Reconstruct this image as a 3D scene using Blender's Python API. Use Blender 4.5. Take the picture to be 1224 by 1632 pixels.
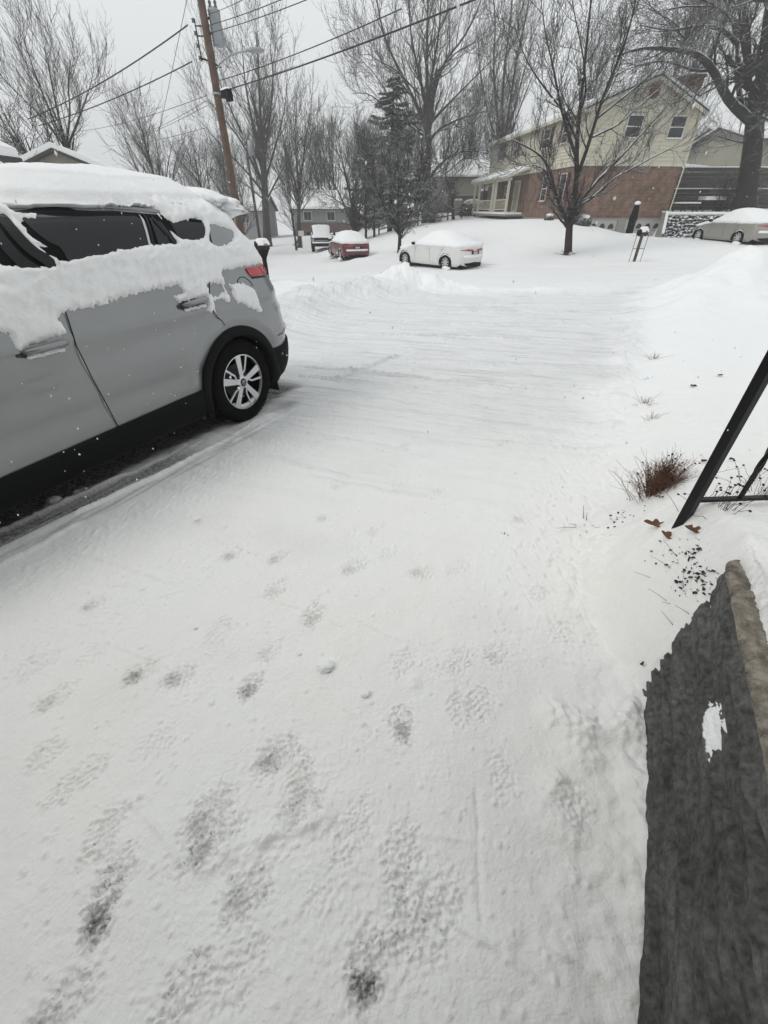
import bpy, math, random
import numpy as np
from math import radians as R, sin, cos, pi

for o in list(bpy.data.objects): bpy.data.objects.remove(o)
SC = bpy.context.scene
# ------------------------------------------------------------------ camera
FPX, PITCH, EYE = 651.0, math.atan(485/651), 1.61
cd = bpy.data.cameras.new("camera"); cam = bpy.data.objects.new("camera", cd)
SC.collection.objects.link(cam); SC.camera = cam
cam.location = (0, 0, EYE); cam.rotation_euler = (pi/2-PITCH, 0, 0)
cd.sensor_fit = 'HORIZONTAL'; cd.sensor_width = 36; cd.lens = FPX/1224*36
cd.clip_start = .05; cd.clip_end = 2000
SC.render.resolution_x, SC.render.resolution_y = 768, 1024
# ------------------------------------------------------------------ overcast sky
W = bpy.data.worlds.new("World"); SC.world = W; W.use_nodes = True
nt = W.node_tree; nd, lk = nt.nodes, nt.links
bg = nd["Background"]; bg.inputs[1].default_value = .1
sky = nd.new("ShaderNodeTexSky"); sky.sky_type = 'NISHITA'; sky.sun_disc = False
sky.sun_elevation = R(46.6); sky.sun_rotation = R(245.7); sky.air_density = 1; sky.dust_density = 4
hs = nd.new("ShaderNodeHueSaturation"); hs.inputs['Saturation'].default_value = .12; hs.inputs['Value'].default_value = 1
tc = nd.new("ShaderNodeTexCoord"); sx = nd.new("ShaderNodeSeparateXYZ")
mr = nd.new("ShaderNodeMapRange"); mr.inputs[1].default_value = 0; mr.inputs[2].default_value = 1
mr.inputs[3].default_value = 9.2; mr.inputs[4].default_value = 8.1
cc = nd.new("ShaderNodeMix"); cc.data_type = 'RGBA'; cc.blend_type = 'MULTIPLY'; cc.inputs[0].default_value = 1
cc.inputs[7].default_value = (.965, 1.0, 1.01, 1)
mx = nd.new("ShaderNodeMix"); mx.data_type = 'RGBA'; mx.inputs[0].default_value = .08
lk.new(tc.outputs['Generated'], sx.inputs[0]); lk.new(sx.outputs[2], mr.inputs[0]); lk.new(mr.outputs[0], cc.inputs[6])
lk.new(sky.outputs[0], hs.inputs['Color']); lk.new(cc.outputs[2], mx.inputs[6]); lk.new(hs.outputs[0], mx.inputs[7])
lk.new(mx.outputs[2], bg.inputs[0])
sl = bpy.data.lights.new("sun", 'SUN'); sl.energy = 1.0; sl.angle = R(24); sl.color = (1, .97, .93)
sun = bpy.data.objects.new("sun", sl); SC.collection.objects.link(sun)
from mathutils import Vector
sun.rotation_euler = Vector((.62, .28, -.72)).to_track_quat('-Z', 'Y').to_euler(); sun.location = (0, 0, 30)
SC.view_settings.view_transform = 'Standard'; SC.view_settings.look = 'None'
SC.view_settings.exposure = .14; SC.view_settings.gamma = 1

# ------------------------------------------------------------------ helpers
rng = np.random.default_rng(7); random.seed(7)
def ray(px, py):
    x = (px-612)/FPX; y = (816-py)/FPX; c, s = cos(PITCH), sin(PITCH)
    return np.array([x, c+y*s, -s+y*c])
def G(px, py, z=-.03):
    d = ray(px, py); return (d*((z-EYE)/d[2]))[:2]
def at(px, py, Y):
    d = ray(px, py); return d*(Y/d[1])+np.array([0, 0, EYE])
def pn(x, y, seed=0):
    """2D gradient noise, about -0.7..0.7"""
    x = np.asarray(x, float); y = np.asarray(y, float)
    r = np.random.default_rng(seed); P = r.permutation(256); A = r.random(256)*2*pi
    gx, gy = np.cos(A), np.sin(A)
    xi = np.floor(x).astype(int); yi = np.floor(y).astype(int); xf = x-xi; yf = y-yi
    u = xf*xf*xf*(xf*(xf*6-15)+10); v = yf*yf*yf*(yf*(yf*6-15)+10)
    def g(i, j):
        h = P[(P[(xi+i) & 255]+yi+j) & 255]; return gx[h]*(xf-i)+gy[h]*(yf-j)
    a = g(0, 0); b = g(1, 0); c = g(0, 1); d = g(1, 1)
    return (a*(1-u)+b*u)*(1-v)+(c*(1-u)+d*u)*v
def GT(px, py):
    """ground point seen at a pixel of the photograph, on the finished snow surface"""
    d = ray(px, py); t0 = .3; prev = t0
    for t in np.arange(.3, 60, .006):
        p = d*t
        if EYE+p[2] <= zg(p[0], p[1]): return p[:2]
    return p[:2]
def fbm(x, y, seed=0, n=3):
    t = 0; a = 1
    for i in range(n): t = t+a*pn(x*2**i, y*2**i, seed+i); a *= .5
    return t
def sst(a, b, x):
    t = np.clip((x-a)/(b-a), 0, 1); return t*t*(3-2*t)

def link(o): SC.collection.objects.link(o); return o
def tag(o, label=None, cat=None, group=None, kind=None):
    if label: o['label'] = label
    if cat: o['category'] = cat
    if group: o['group'] = group
    if kind: o['kind'] = kind
    return o
def thing(name, label, cat, loc=(0, 0, 0), group=None):
    o = link(bpy.data.objects.new(name, None)); o.location = [float(v) for v in loc]; o.empty_display_size = .1
    return tag(o, label, cat, group)
def rootloc(p):
    if p is None: return np.zeros(3)
    while p.parent: p = p.parent
    return np.array(p.location)
def mk(name, V, F, mat, parent=None, smooth=False, attr=None, weld=False):
    V = np.asarray(V, float).reshape(-1, 3)-rootloc(parent)
    me = bpy.data.meshes.new(name)
    if isinstance(F, np.ndarray):
        n, k = F.shape
        me.vertices.add(len(V)); me.vertices.foreach_set('co', V.astype(np.float32).ravel())
        me.loops.add(n*k); me.loops.foreach_set('vertex_index', F.astype(np.int32).ravel())
        me.polygons.add(n); me.polygons.foreach_set('loop_start', np.arange(0, n*k, k, dtype=np.int32))
        try: me.polygons.foreach_set('loop_total', np.full(n, k, dtype=np.int32))
        except Exception: pass
        me.update(calc_edges=True)
    else:
        me.from_pydata([tuple(v) for v in V], [], [tuple(int(i) for i in f) for f in F]); me.update()
    me.polygons.foreach_set('use_smooth', [bool(smooth)]*len(me.polygons))
    if attr is not None:
        for k, v in attr.items():
            a = me.attributes.new(k, 'FLOAT', 'POINT'); a.data.foreach_set('value', np.asarray(v, np.float32))
    for m in (mat if isinstance(mat, (list, tuple)) else [mat]): me.materials.append(m)
    o = link(bpy.data.objects.new(name, me)); o.parent = parent
    return o
def grid_faces(n, m, wrap=False):
    i = np.arange(n-1)[:, None]; j = np.arange(m if wrap else m-1)[None, :]
    j2 = (j+1) % m
    return np.stack(np.broadcast_arrays(i*m+j, i*m+j2, (i+1)*m+j2, (i+1)*m+j), -1).reshape(-1, 4)
def tubes(P, Rr, m=4):
    """P (N,K,3) chains, Rr (N,K) radii -> verts, quads, closed ends collapse by small radius"""
    N, K, _ = P.shape
    T = np.gradient(P, axis=1); T /= np.linalg.norm(T, axis=2, keepdims=True)+1e-9
    up = np.where(np.abs(T[..., 2:3]) > .9, np.array([1., 0, 0]), np.array([0, 0, 1.]))
    A = np.cross(T, up); A /= np.linalg.norm(A, axis=2, keepdims=True)+1e-9
    B = np.cross(A, T)
    th = np.arange(m)*2*pi/m
    V = P[:, :, None, :]+Rr[:, :, None, None]*(A[:, :, None, :]*np.cos(th)[:, None]+B[:, :, None, :]*np.sin(th)[:, None])
    f = grid_faces(K, m, True); F = (f[None]+(np.arange(N)*K*m)[:, None, None]).reshape(-1, 4)
    return V.reshape(-1, 3), F[:, ::-1]
class MB:
    def __init__(s, M=None): s.v = []; s.f = []; s.M = M
    def add(s, V, F):
        b = len(s.v); s.v += [tuple(float(c) for c in p) for p in V]; s.f += [tuple(int(i)+b for i in f) for f in F]; return s
    def box(s, c, d, rz=0, ry=0, rx=0, top=1.0, topy=None):
        x, y, z = [k/2 for k in d]; ty = top if topy is None else topy; V = []
        for sz in (-1, 1):
            kx = top if sz > 0 else 1; ky = ty if sz > 0 else 1
            for sx_, sy_ in ((-1, -1), (1, -1), (1, 1), (-1, 1)): V.append([sx_*x*kx, sy_*y*ky, sz*z])
        V = np.array(V)
        for a, (i, j) in ((rx, (1, 2)), (ry, (2, 0)), (rz, (0, 1))):
            if a:
                p, q = V[:, i].copy(), V[:, j].copy(); V[:, i] = p*cos(a)-q*sin(a); V[:, j] = p*sin(a)+q*cos(a)
        V += np.array(c)
        return s.add(V, [(3, 2, 1, 0), (4, 5, 6, 7), (0, 1, 5, 4), (1, 2, 6, 5), (2, 3, 7, 6), (3, 0, 4, 7)])
    def b2(s, lo, hi): lo = np.array(lo, float); hi = np.array(hi, float); return s.box((lo+hi)/2, hi-lo)
    def tube(s, P, r, m=6, cap=True):
        P = np.array(P, float)[None]; r = np.broadcast_to(np.array(r, float), (P.shape[1],))[None]
        V, F = tubes(P, r, m); K = P.shape[1]; F = F.tolist()
        if cap: F += [tuple(range(m)), tuple((K-1)*m+i for i in reversed(range(m)))]
        return s.add(V, F)
    def lathe(s, prof, c=(0, 0, 0), axis='z', m=24):
        prof = np.array(prof, float); th = np.arange(m)*2*pi/m
        r = prof[:, 0][:, None]; h = prof[:, 1][:, None]+0*th
        X, Y = r*np.cos(th), r*np.sin(th)
        if axis == 'z': V = np.stack([X, Y, h], -1)
        elif axis == 'y': V = np.stack([X, h, -Y], -1)
        else: V = np.stack([h, X, Y], -1)
        return s.add((V+np.array(c)).reshape(-1, 3), grid_faces(len(prof), m, True))
    def prism(s, poly, a, b, M=None):
        """2D polygon extruded along third axis; M maps (u,v,w)->xyz"""
        n = len(poly); V = [(p[0], p[1], a) for p in poly]+[(p[0], p[1], b) for p in poly]
        if M is not None: V = [M(*p) for p in V]
        return s.add(V, [tuple(reversed(range(n))), tuple(range(n, 2*n))]+[(i, (i+1) % n, (i+1) % n+n, i+n) for i in range(n)])
    def blob(s, c, r, seed=0, n=10, amp=.2, squash=1):
        u = np.linspace(0, pi, n); th = np.arange(2*n)*pi/n
        U, T = np.meshgrid(u, th, indexing='ij')
        D = np.stack([np.sin(U)*np.cos(T), np.sin(U)*np.sin(T), np.cos(U)*squash], -1)
        k = 1+amp*(pn(D[..., 0]*2+seed*3.1, D[..., 1]*2+D[..., 2]*2.3, seed % 97)*2)
        V = D*k[..., None]*np.array(r)+np.array(c)
        return s.add(V.reshape(-1, 3), grid_faces(n, 2*n, True)[:, ::-1])
    def build(s, name, mat, parent=None, smooth=False):
        V = np.array(s.v)
        if s.M is not None: V = s.M(V)
        return mk(name, V, s.f, mat, parent, smooth)

def frame(o, yaw):
    """local x forward along (sin yaw, cos yaw), local y to the right of it, z up, origin o"""
    u = np.array([sin(yaw), cos(yaw), 0]); n = np.array([cos(yaw), -sin(yaw), 0]); o = np.array(o, float)
    return lambda V: o+V[:, 0:1]*u+V[:, 1:2]*n+V[:, 2:3]*np.array([0, 0, 1.])

# ------------------------------------------------------------------ materials
def M(name, col, rough=.7, metal=0, var=0, scale=8, bump=0, bscale=30, spec=.5, col2=None, coat=0, coords='Object', bdist=.02, stretch=None):
    m = bpy.data.materials.new(name); m.use_nodes = True; t = m.node_tree; n = t.nodes; l = t.links
    p = n["Principled BSDF"]; p.inputs['Base Color'].default_value = (*col, 1); p.inputs['Roughness'].default_value = rough
    p.inputs['Metallic'].default_value = metal; p.inputs['Specular IOR Level'].default_value = spec
    if coat: p.inputs['Coat Weight'].default_value = coat; p.inputs['Coat Roughness'].default_value = .08
    tcn = n.new("ShaderNodeTexCoord"); src = tcn.outputs[coords]
    if stretch:
        mp = n.new("ShaderNodeMapping"); mp.inputs['Scale'].default_value = stretch; l.new(src, mp.inputs[0]); src = mp.outputs[0]
    if var or col2:
        nz = n.new("ShaderNodeTexNoise"); nz.inputs['Scale'].default_value = scale; nz.inputs['Detail'].default_value = 6
        nz.inputs['Roughness'].default_value = .65
        l.new(src, nz.inputs['Vector'])
        rp = n.new("ShaderNodeMapRange"); rp.inputs[1].default_value = .35; rp.inputs[2].default_value = .65
        l.new(nz.outputs[0], rp.inputs[0])
        mm = n.new("ShaderNodeMix"); mm.data_type = 'RGBA'
        c2 = col2 if col2 else tuple(min(1, c*(1+var)) for c in col); c1 = col if col2 else tuple(c*(1-var) for c in col)
        mm.inputs[6].default_value = (*c1, 1); mm.inputs[7].default_value = (*c2, 1)
        l.new(rp.outputs[0], mm.inputs[0]); l.new(mm.outputs[2], p.inputs['Base Color'])
    if bump:
        b = n.new("ShaderNodeBump"); b.inputs['Strength'].default_value = bump; b.inputs['Distance'].default_value = bdist
        nz2 = n.new("ShaderNodeTexNoise"); nz2.inputs['Scale'].default_value = bscale; nz2.inputs['Detail'].default_value = 5
        l.new(src, nz2.inputs['Vector'])
        l.new(nz2.outputs[0], b.inputs['Height']); l.new(b.outputs[0], p.inputs['Normal'])
    return m
def snow_on_top(m, thr=.35, soft=.3, scale=3.0, snow=(.8, .82, .85), amount=.25):
    """snow lying on the upward faces of a material"""
    t = m.node_tree; n = t.nodes; l = t.links; p = n["Principled BSDF"]
    g = n.new("ShaderNodeNewGeometry"); s = n.new("ShaderNodeSeparateXYZ"); l.new(g.outputs['Normal'], s.inputs[0])
    nz = n.new("ShaderNodeTexNoise"); nz.inputs['Scale'].default_value = scale; nz.inputs['Detail'].default_value = 4
    l.new(g.outputs['Position'], nz.inputs['Vector'])
    a = n.new("ShaderNodeMath"); a.operation = 'MULTIPLY_ADD'; l.new(nz.outputs[0], a.inputs[0]); a.inputs[1].default_value = amount*4; a.inputs[2].default_value = -amount*2
    b = n.new("ShaderNodeMath"); b.operation = 'ADD'; l.new(s.outputs[2], b.inputs[0]); l.new(a.outputs[0], b.inputs[1])
    r = n.new("ShaderNodeMapRange"); r.inputs[1].default_value = thr; r.inputs[2].default_value = thr+soft; l.new(b.outputs[0], r.inputs[0])
    mm = n.new("ShaderNodeMix"); mm.data_type = 'RGBA'
    src = p.inputs['Base Color'].links[0].from_socket if p.inputs['Base Color'].links else None
    mm.inputs[6].default_value = p.inputs['Base Color'].default_value[:]
    if src: l.new(src, mm.inputs[6])
    mm.inputs[7].default_value = (*snow, 1); l.new(r.outputs[0], mm.inputs[0]); l.new(mm.outputs[2], p.inputs['Base Color'])
    return m
SNOW = (.85, .858, .862)
m_snow = M("snow", SNOW, .75, bump=.35, bscale=60, spec=.2, bdist=.01)
m_carsnow = M("clinging_snow", SNOW, .8, bump=.45, bscale=55, spec=.15, bdist=.012)
m_farsnow = M("settled_snow", SNOW, .8, bump=.3, bscale=6, spec=.1, bdist=.05)
m_rubber = M("rubber", (.004, .004, .0043), .85, spec=.1, bump=.4, bscale=120, bdist=.004)
m_black = M("black_plastic", (.0045, .0048, .0055), .65, bump=.2, bscale=300, bdist=.002, spec=.12)
m_gloss = M("gloss_black", (.006, .006, .007), .2, spec=.3)
m_void = M("dark_cavity", (.003, .003, .003), .95, spec=.05)
m_alloy = M("machined_alloy", (.62, .63, .64), .3, metal=.85)
m_alloydark = M("dark_alloy", (.03, .031, .033), .45, metal=.3)
m_glass = M("tinted_glass", (.007, .009, .010), .09, spec=.4)
m_red = M("red_lens", (.42, .02, .022), .18, coat=.6)
m_flake = bpy.data.materials.new("snowflake"); m_flake.use_nodes = True
_t = m_flake.node_tree; _t.nodes.remove(_t.nodes["Principled BSDF"]); _d = _t.nodes.new("ShaderNodeBsdfDiffuse"); _r = _t.nodes.new("ShaderNodeBsdfTranslucent"); _m = _t.nodes.new("ShaderNodeMixShader")
_d.inputs[0].default_value = (.95, .96, .97, 1); _r.inputs[0].default_value = (.95, .96, .97, 1); _m.inputs[0].default_value = .5
_t.links.new(_d.outputs[0], _m.inputs[1]); _t.links.new(_r.outputs[0], _m.inputs[2]); _t.links.new(_m.outputs[0], _t.nodes["Material Output"].inputs[0])
m_chrome = M("chrome", (.5, .52, .54), .2, metal=1)
def brick_mat(name, c1, c2, mortar, s=1.0):
    m = bpy.data.materials.new(name); m.use_nodes = True; t = m.node_tree; n = t.nodes; l = t.links; p = n["Principled BSDF"]
    p.inputs['Roughness'].default_value = .9
    g = n.new("ShaderNodeTexCoord"); sp = n.new("ShaderNodeSeparateXYZ"); l.new(g.outputs['Object'], sp.inputs[0])
    ad = n.new("ShaderNodeMath"); ad.operation = 'ADD'; l.new(sp.outputs[0], ad.inputs[0]); l.new(sp.outputs[1], ad.inputs[1])
    cb = n.new("ShaderNodeCombineXYZ"); l.new(ad.outputs[0], cb.inputs[0]); l.new(sp.outputs[2], cb.inputs[1])
    b = n.new("ShaderNodeTexBrick"); l.new(cb.outputs[0], b.inputs['Vector'])
    b.inputs['Scale'].default_value = s; b.inputs['Brick Width'].default_value = .22; b.inputs['Row Height'].default_value = .075
    b.inputs['Mortar Size'].default_value = .008; b.inputs['Mortar Smooth'].default_value = .2; b.inputs['Bias'].default_value = -.1
    b.inputs['Color1'].default_value = (*c1, 1); b.inputs['Color2'].default_value = (*c2, 1); b.inputs['Mortar'].default_value = (*mortar, 1)
    nz = n.new("ShaderNodeTexNoise"); nz.inputs['Scale'].default_value = 2.5; nz.inputs['Detail'].default_value = 8; l.new(g.outputs['Object'], nz.inputs['Vector'])
    mr_ = n.new("ShaderNodeMapRange"); mr_.inputs[1].default_value = .3; mr_.inputs[2].default_value = .7; mr_.inputs[3].default_value = .55; mr_.inputs[4].default_value = 1.35; l.new(nz.outputs[0], mr_.inputs[0])
    mm = n.new("ShaderNodeMix"); mm.data_type = 'RGBA'; mm.blend_type = 'MULTIPLY'; mm.inputs[0].default_value = 1
    l.new(b.outputs[0], mm.inputs[6]); l.new(mr_.outputs[0], mm.inputs[7]); l.new(mm.outputs[2], p.inputs['Base Color'])
    return m
# ------------------------------------------------------------------ terrain
CP = np.array([
 (0,0,0),(-3,0,0),(3,0,0),(0,4,-.05),(-4,4,-.05),(4,4,-.03),(0,8,-.17),(-6,8,-.2),(6,8,-.12),(0,12.7,-.36),(5,13,-.38),(5,18,-.6),
 (-3,14,-.42),(-3,19,-.66),(15,13,-.28),(15,18,-.38),(25,18,-.05),(25,13,-.1),(18.2,27.5,.18),(24,27,.3),(17.3,31,.05),(21.5,33.5,-.1),(25,33.5,.0),(12,22,-.42),
 (2.9,22.6,-.72),(.5,24,-.86),(9.2,24,-.35),(6,24,-.55),(17,34.5,.1),(14.4,29,.3),(12.4,34.5,.95),(10.7,53,.95),(8,40,.75),(6,31,.1),(1.1,30,-.45),
 (-.4,45,-.3),(10.5,52,.9),(-2.5,31.5,-1.15),(-6,44,-1.65),(-12,44,-1.8),(-12,30,-1.25),(-12,20,-.95),(-20,10,-.6),(-20,30,-1.5),
 (-10,70,-1.75),(-10,95,-2.0),(10,85,.2),(6,62,1.0),(13,62,1.1),(20,62,1.6),(30,60,2.2),(-40,60,-2.2),(-40,95,-2.4),(40,95,2.6),(0,120,-1.6),
 (-60,30,-1.7),(60,30,2.4),(60,0,1),(-60,0,-.6),(0,220,-1.5),(110,200,3),(-110,200,-2.5),(110,-10,1),(-110,-10,-.8),(0,-12,.05),
 (22.4,36,.0),(20.5,37.6,.0),(20.5,40.6,.1),(23,45,.3),(30,37,.1),(-4,57,-1.55),(3,55,.1)], float)
def _U(r2): return np.where(r2 > 1e-9, .5*r2*np.log(r2+1e-12), 0)
def _fit():
    X = CP[:, :2]; n = len(X); K = _U(((X[:, None]-X[None])**2).sum(-1))+np.eye(n)*.8
    P = np.c_[np.ones(n), X]; A = np.block([[K, P], [P.T, np.zeros((3, 3))]])
    return np.linalg.solve(A, np.r_[CP[:, 2], 0, 0, 0])
WT = _fit()
def bedge(x, y): return (x-.55-.545*y)*.88
def base(x, y):
    x = np.asarray(x, float); y = np.asarray(y, float); z = WT[-3]+WT[-2]*x+WT[-1]*y
    for (a, b, _), w in zip(CP, WT): z = z+w*_U((x-a)**2+(y-b)**2)
    # raised bed beside the driveway, behind the retaining wall
    e = bedge(x, y)
    st = np.interp(y, [.45, .86, .93, 1.1, 1.5, 2.4, 6, 20], [.076, .060, .0, -.12, -.32, -.38, -.3, -.3])
    wd = np.interp(y, [.86, .93, 1.1, 1.5, 2.4, 8, 20], [.014, .07, .22, .42, .62, 1.3, 2])
    hb = np.interp(y, [.86, 1.05, 1.3, 1.6, 2.4, 4, 8, 14, 17], [.75, .75, .64, .52, .33, .17, .09, .06, 0])
    z = z+hb*sst(0, 1, (e-st+.006*np.where((y < 1) & (y > -.5), 1, 0)*fbm(x/.02, y/.02, 301, 2))/wd)
    # terraces cut into the hill right of the brick house
    k = sst(19.55, 19.75, x)
    z = z+1.36*k*sst(34.95, 35.12, y)
    k2 = sst(19.9, 20.3, x)*(1-sst(34, 38, x))
    z = z+k2*(1.15*sst(38.4, 38.6, y)+1.2*sst(41.6, 41.8, y))
    return z
def zt(x, y): return float(base(x, y))
def seg(x, y, pts):
    """distance to a polyline, and the interpolated third value along it"""
    best = np.full(np.shape(x), 1e9); val = np.zeros(np.shape(x))
    for a, b in zip(pts[:-1], pts[1:]):
        ax, ay = a[:2]; dx, dy = b[0]-ax, b[1]-ay; t = np.clip(((x-ax)*dx+(y-ay)*dy)/(dx*dx+dy*dy), 0, 1)
        d = np.hypot(x-ax-t*dx, y-ay-t*dy); v = (a[2]+(b[2]-a[2])*t) if len(a) > 2 else 0*t
        m = d < best; best = np.where(m, d, best); val = np.where(m, v, val)
    return best, val
STREET = [(70, 17.2, 4.6), (8, 17.4, 4.6), (1, 19, 4.8), (-4, 24, 4.6), (-7.5, 33, 4.3), (-10, 46, 4.3), (-13, 70, 4.2), (-20, 110, 4)]
YAW_CAR = R(27); CAR_O = np.array([-2.0999, 4.155, -.05])
CU = np.array([sin(YAW_CAR), cos(YAW_CAR)]); CN = np.array([cos(YAW_CAR), -sin(YAW_CAR)])

def ax_geo(lo, f0, f1, hi, s, g):
    c = list(np.arange(f0, f1, s)); d = s; v = f1
    while v < hi: c.append(v); d *= g; v += d
    c.append(hi); d = s; v = f0-s; L = []
    while v > lo: L.append(v); d *= g; v -= d
    L.append(lo); return np.array(L[::-1]+c)
gx = ax_geo(-130, -1.7, 1.2, 130, .0056, 1.018)
gy = ax_geo(-14, -.05, 1.6, 240, .0050, 1.0105)
X, Y = np.meshgrid(gx, gy, indexing='xy')
Z = base(X, Y); D = np.zeros_like(Z)
dy_ = np.gradient(gy)[:, None]; dx_ = np.gradient(gx)[None, :]
sd, sw = seg(X, Y, STREET)
on_street = sst(.5, -.3, sd-sw)
e = bedge(X, Y)
on_drive = sst(.25, -.1, e-np.interp(Y, [0, 1, 14], [.05, -.3, -.3]))*sst(13.5, 12.6, Y)*sst(-5.5, -4.8, X)
# ------- general undulation
Z += .035*fbm(X/2.3, Y/2.3, 3, 2)*(1-on_drive)*sst(1.5, 4, Y)
Z += .05*fbm(X/6, Y/6, 5, 2)*(1-on_drive)*(1-on_street)*sst(8, 20, Y)
Z += .011*fbm(X/.55, Y/.55, 11, 3)*on_drive
Z += .0042*fbm(X/.07, Y/.07, 13, 4)*(1-.5*on_drive)+.0016*fbm(X/.018, Y/.018, 14, 2)*sst(3, 1.5, Y)
crumb = sst(.12, .45, fbm(X/.35, Y/.5, 17, 3)+.10)
Z += crumb*.0055*np.abs(fbm(X/.022, Y/.022, 19, 2))*on_drive
bedmask = sst(-.4, .0, e)*sst(4.5, 1.5, Y)
Z += bedmask*.022*fbm(X/.14, Y/.14, 23, 3)
# streaks left by the shovel, across the drive
p1 = G(450, 580, -.1); p2 = G(1000, 642, -.1); sdir = (p2-p1)/np.linalg.norm(p2-p1); sn = np.array([-sdir[1], sdir[0]])
sa = X*sdir[0]+Y*sdir[1]; sb = X*sn[0]+Y*sn[1]
mid = on_drive*sst(2.6, 4.5, Y)
Z += mid*.012*fbm(sa/1.9, sb/.16, 29, 3)
D += mid*.13*sst(.05, .6, fbm(sa/1.6, sb/.22, 31, 3))*sst(-.2, .3, fbm(X/1.2, Y/1.2, 33, 2))
D += on_drive*.05*sst(.05, .6, fbm(X/.8, Y/.8, 37, 3))
def ridge(a, b, h, w, jag=.4, dirt=0, seed=0, z=-.04):
    """thin raised line of snow between two ground points"""
    global Z, D
    a = np.array(G(*a, z)) if len(a) == 2 else np.array(a[:2]); b = np.array(G(*b, z)) if len(b) == 2 else np.array(b[:2])
    lo = np.minimum(a, b)-.25; hi = np.maximum(a, b)+.25
    i0, i1 = np.searchsorted(gx, [lo[0], hi[0]]); j0, j1 = np.searchsorted(gy, [lo[1], hi[1]])
    x, y = X[j0:j1, i0:i1], Y[j0:j1, i0:i1]
    if x.size == 0: return
    L = np.linalg.norm(b-a); d = (b-a)/L; t = (x-a[0])*d[0]+(y-a[1])*d[1]; s = -(x-a[0])*d[1]+(y-a[1])*d[0]
    s = s+.02*fbm(t/.3, 0*t, seed+50, 2)
    g = sst(0, .12, t/L)*sst(1, .88, t/L)
    k = 1+jag*fbm(t/.07, s/.05, seed+60, 2)*2
    w = np.maximum(w, .9*float(np.median(np.gradient(gy)[j0:j1])) if j1-j0 > 2 else w)
    Z[j0:j1, i0:i1] += h*k*g*np.exp(-(s/w)**2)
    if dirt: D[j0:j1, i0:i1] += dirt*g*np.exp(-((s-1.3*w)/w)**2)
k = 0
for a, b, h, w in [((445,575),(1010,640),.016,.03),((450,592),(700,618),.014,.025),((470,560),(1000,585),.012,.03),((700,600),(1010,628),.012,.03),
                   ((640,555),(520,605),.012,.02),((560,520),(1030,540),.014,.04),((480,690),(660,722),.012,.018),((520,640),(720,668),.01,.015),
                   ((600,500),(1040,512),.018,.06),((620,480),(1100,488),.02,.07),((680,468),(1120,472),.025,.09),((740,700),(985,726),.009,.014),
                   ((445,735),(560,765),.010,.012),((480,760),(700,800),.008,.012),((820,668),(1000,684),.010,.02),((520,585),(690,600),.01,.02)]:
    ridge(a, b, h*2.0, w, .5, .16, k); k += 1
for a, b, h, w in [((200,1272),(300,1385),.006,.008),((548,985),(655,1035),.005,.007),((757,1255),(765,1500),-.006,.008),((688,1058),(745,1105),.005,.008),
                   ((538,1128),(622,1205),.005,.006),((700,1462),(860,1575),.008,.009),((300,1385),(545,1300),.016,.03),((115,880),(300,945),.007,.008),
                   ((400,945),(560,1010),.005,.007),((860,1050),(935,1065),.004,.008),((470,1210),(520,1300),.010,.012),((840,1490),(950,1570),.006,.01),
                   ((160,1020),(280,1075),.005,.006),((640,1330),(760,1345),.004,.008),((330,935),(250,960),.004,.008)]:
    ridge(a, b, h, w, .6, 0, k); k += 1
# ------- boot prints
def boot(px, py, ang, depth=.010, dirt=0, L=.22, Wd=.10, seed=0, crush=1.0):
    global Z, D
    c = np.array(G(px, py, -.02)); r = .22
    i0, i1 = np.searchsorted(gx, [c[0]-r, c[0]+r]); j0, j1 = np.searchsorted(gy, [c[1]-r, c[1]+r])
    x, y = X[j0:j1, i0:i1]-c[0], Y[j0:j1, i0:i1]-c[1]
    if x.size < 9: return
    u = x*sin(ang)+y*cos(ang); v = x*cos(ang)-y*sin(ang)
    jn = fbm(u/.035, v/.035, seed+3, 3)
    rr = np.sqrt((u/(L/2))**2+(v/(Wd/2))**2)+.45*jn
    m = sst(1.15, .75, rr)
    chev = np.sin(2*pi*((u+.55*np.abs(v))/.026+.55*fbm(u/.05, v/.05, seed+11, 2)))*sst(.004, .010, np.abs(v)+.004*jn)
    zig = np.abs(fbm((u+.25*v)/.026, (v-.2*u)/.020, seed, 2))          # creases between the lugs
    fine = np.abs(fbm(u/.011, v/.013, seed+9, 2))
    Z[j0:j1, i0:i1] += m*depth*(-1.0+(.25+.5*((seed*37) % 10)/10)*sst(-.15, .35, chev)+(1.15-.5*((seed*37) % 10)/10)*sst(.0, .30, zig)+.4*fine)
    cr = sst(1.9, 1.0, rr)
    Z[j0:j1, i0:i1] += cr*.006*np.maximum(0, fbm(u/.014, v/.014, seed+7, 2)-.22)
    if dirt:
        td = np.exp(-((u-dirt_u*L)/(L*.26))**2-(v/(Wd*.40))**2)
        D[j0:j1, i0:i1] += dirt*1.15*sst(.30, .85, td*(.55+1.3*np.abs(fbm(u/.010, v/.022, seed+8, 3)))) 
dirt_u = -.15
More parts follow.
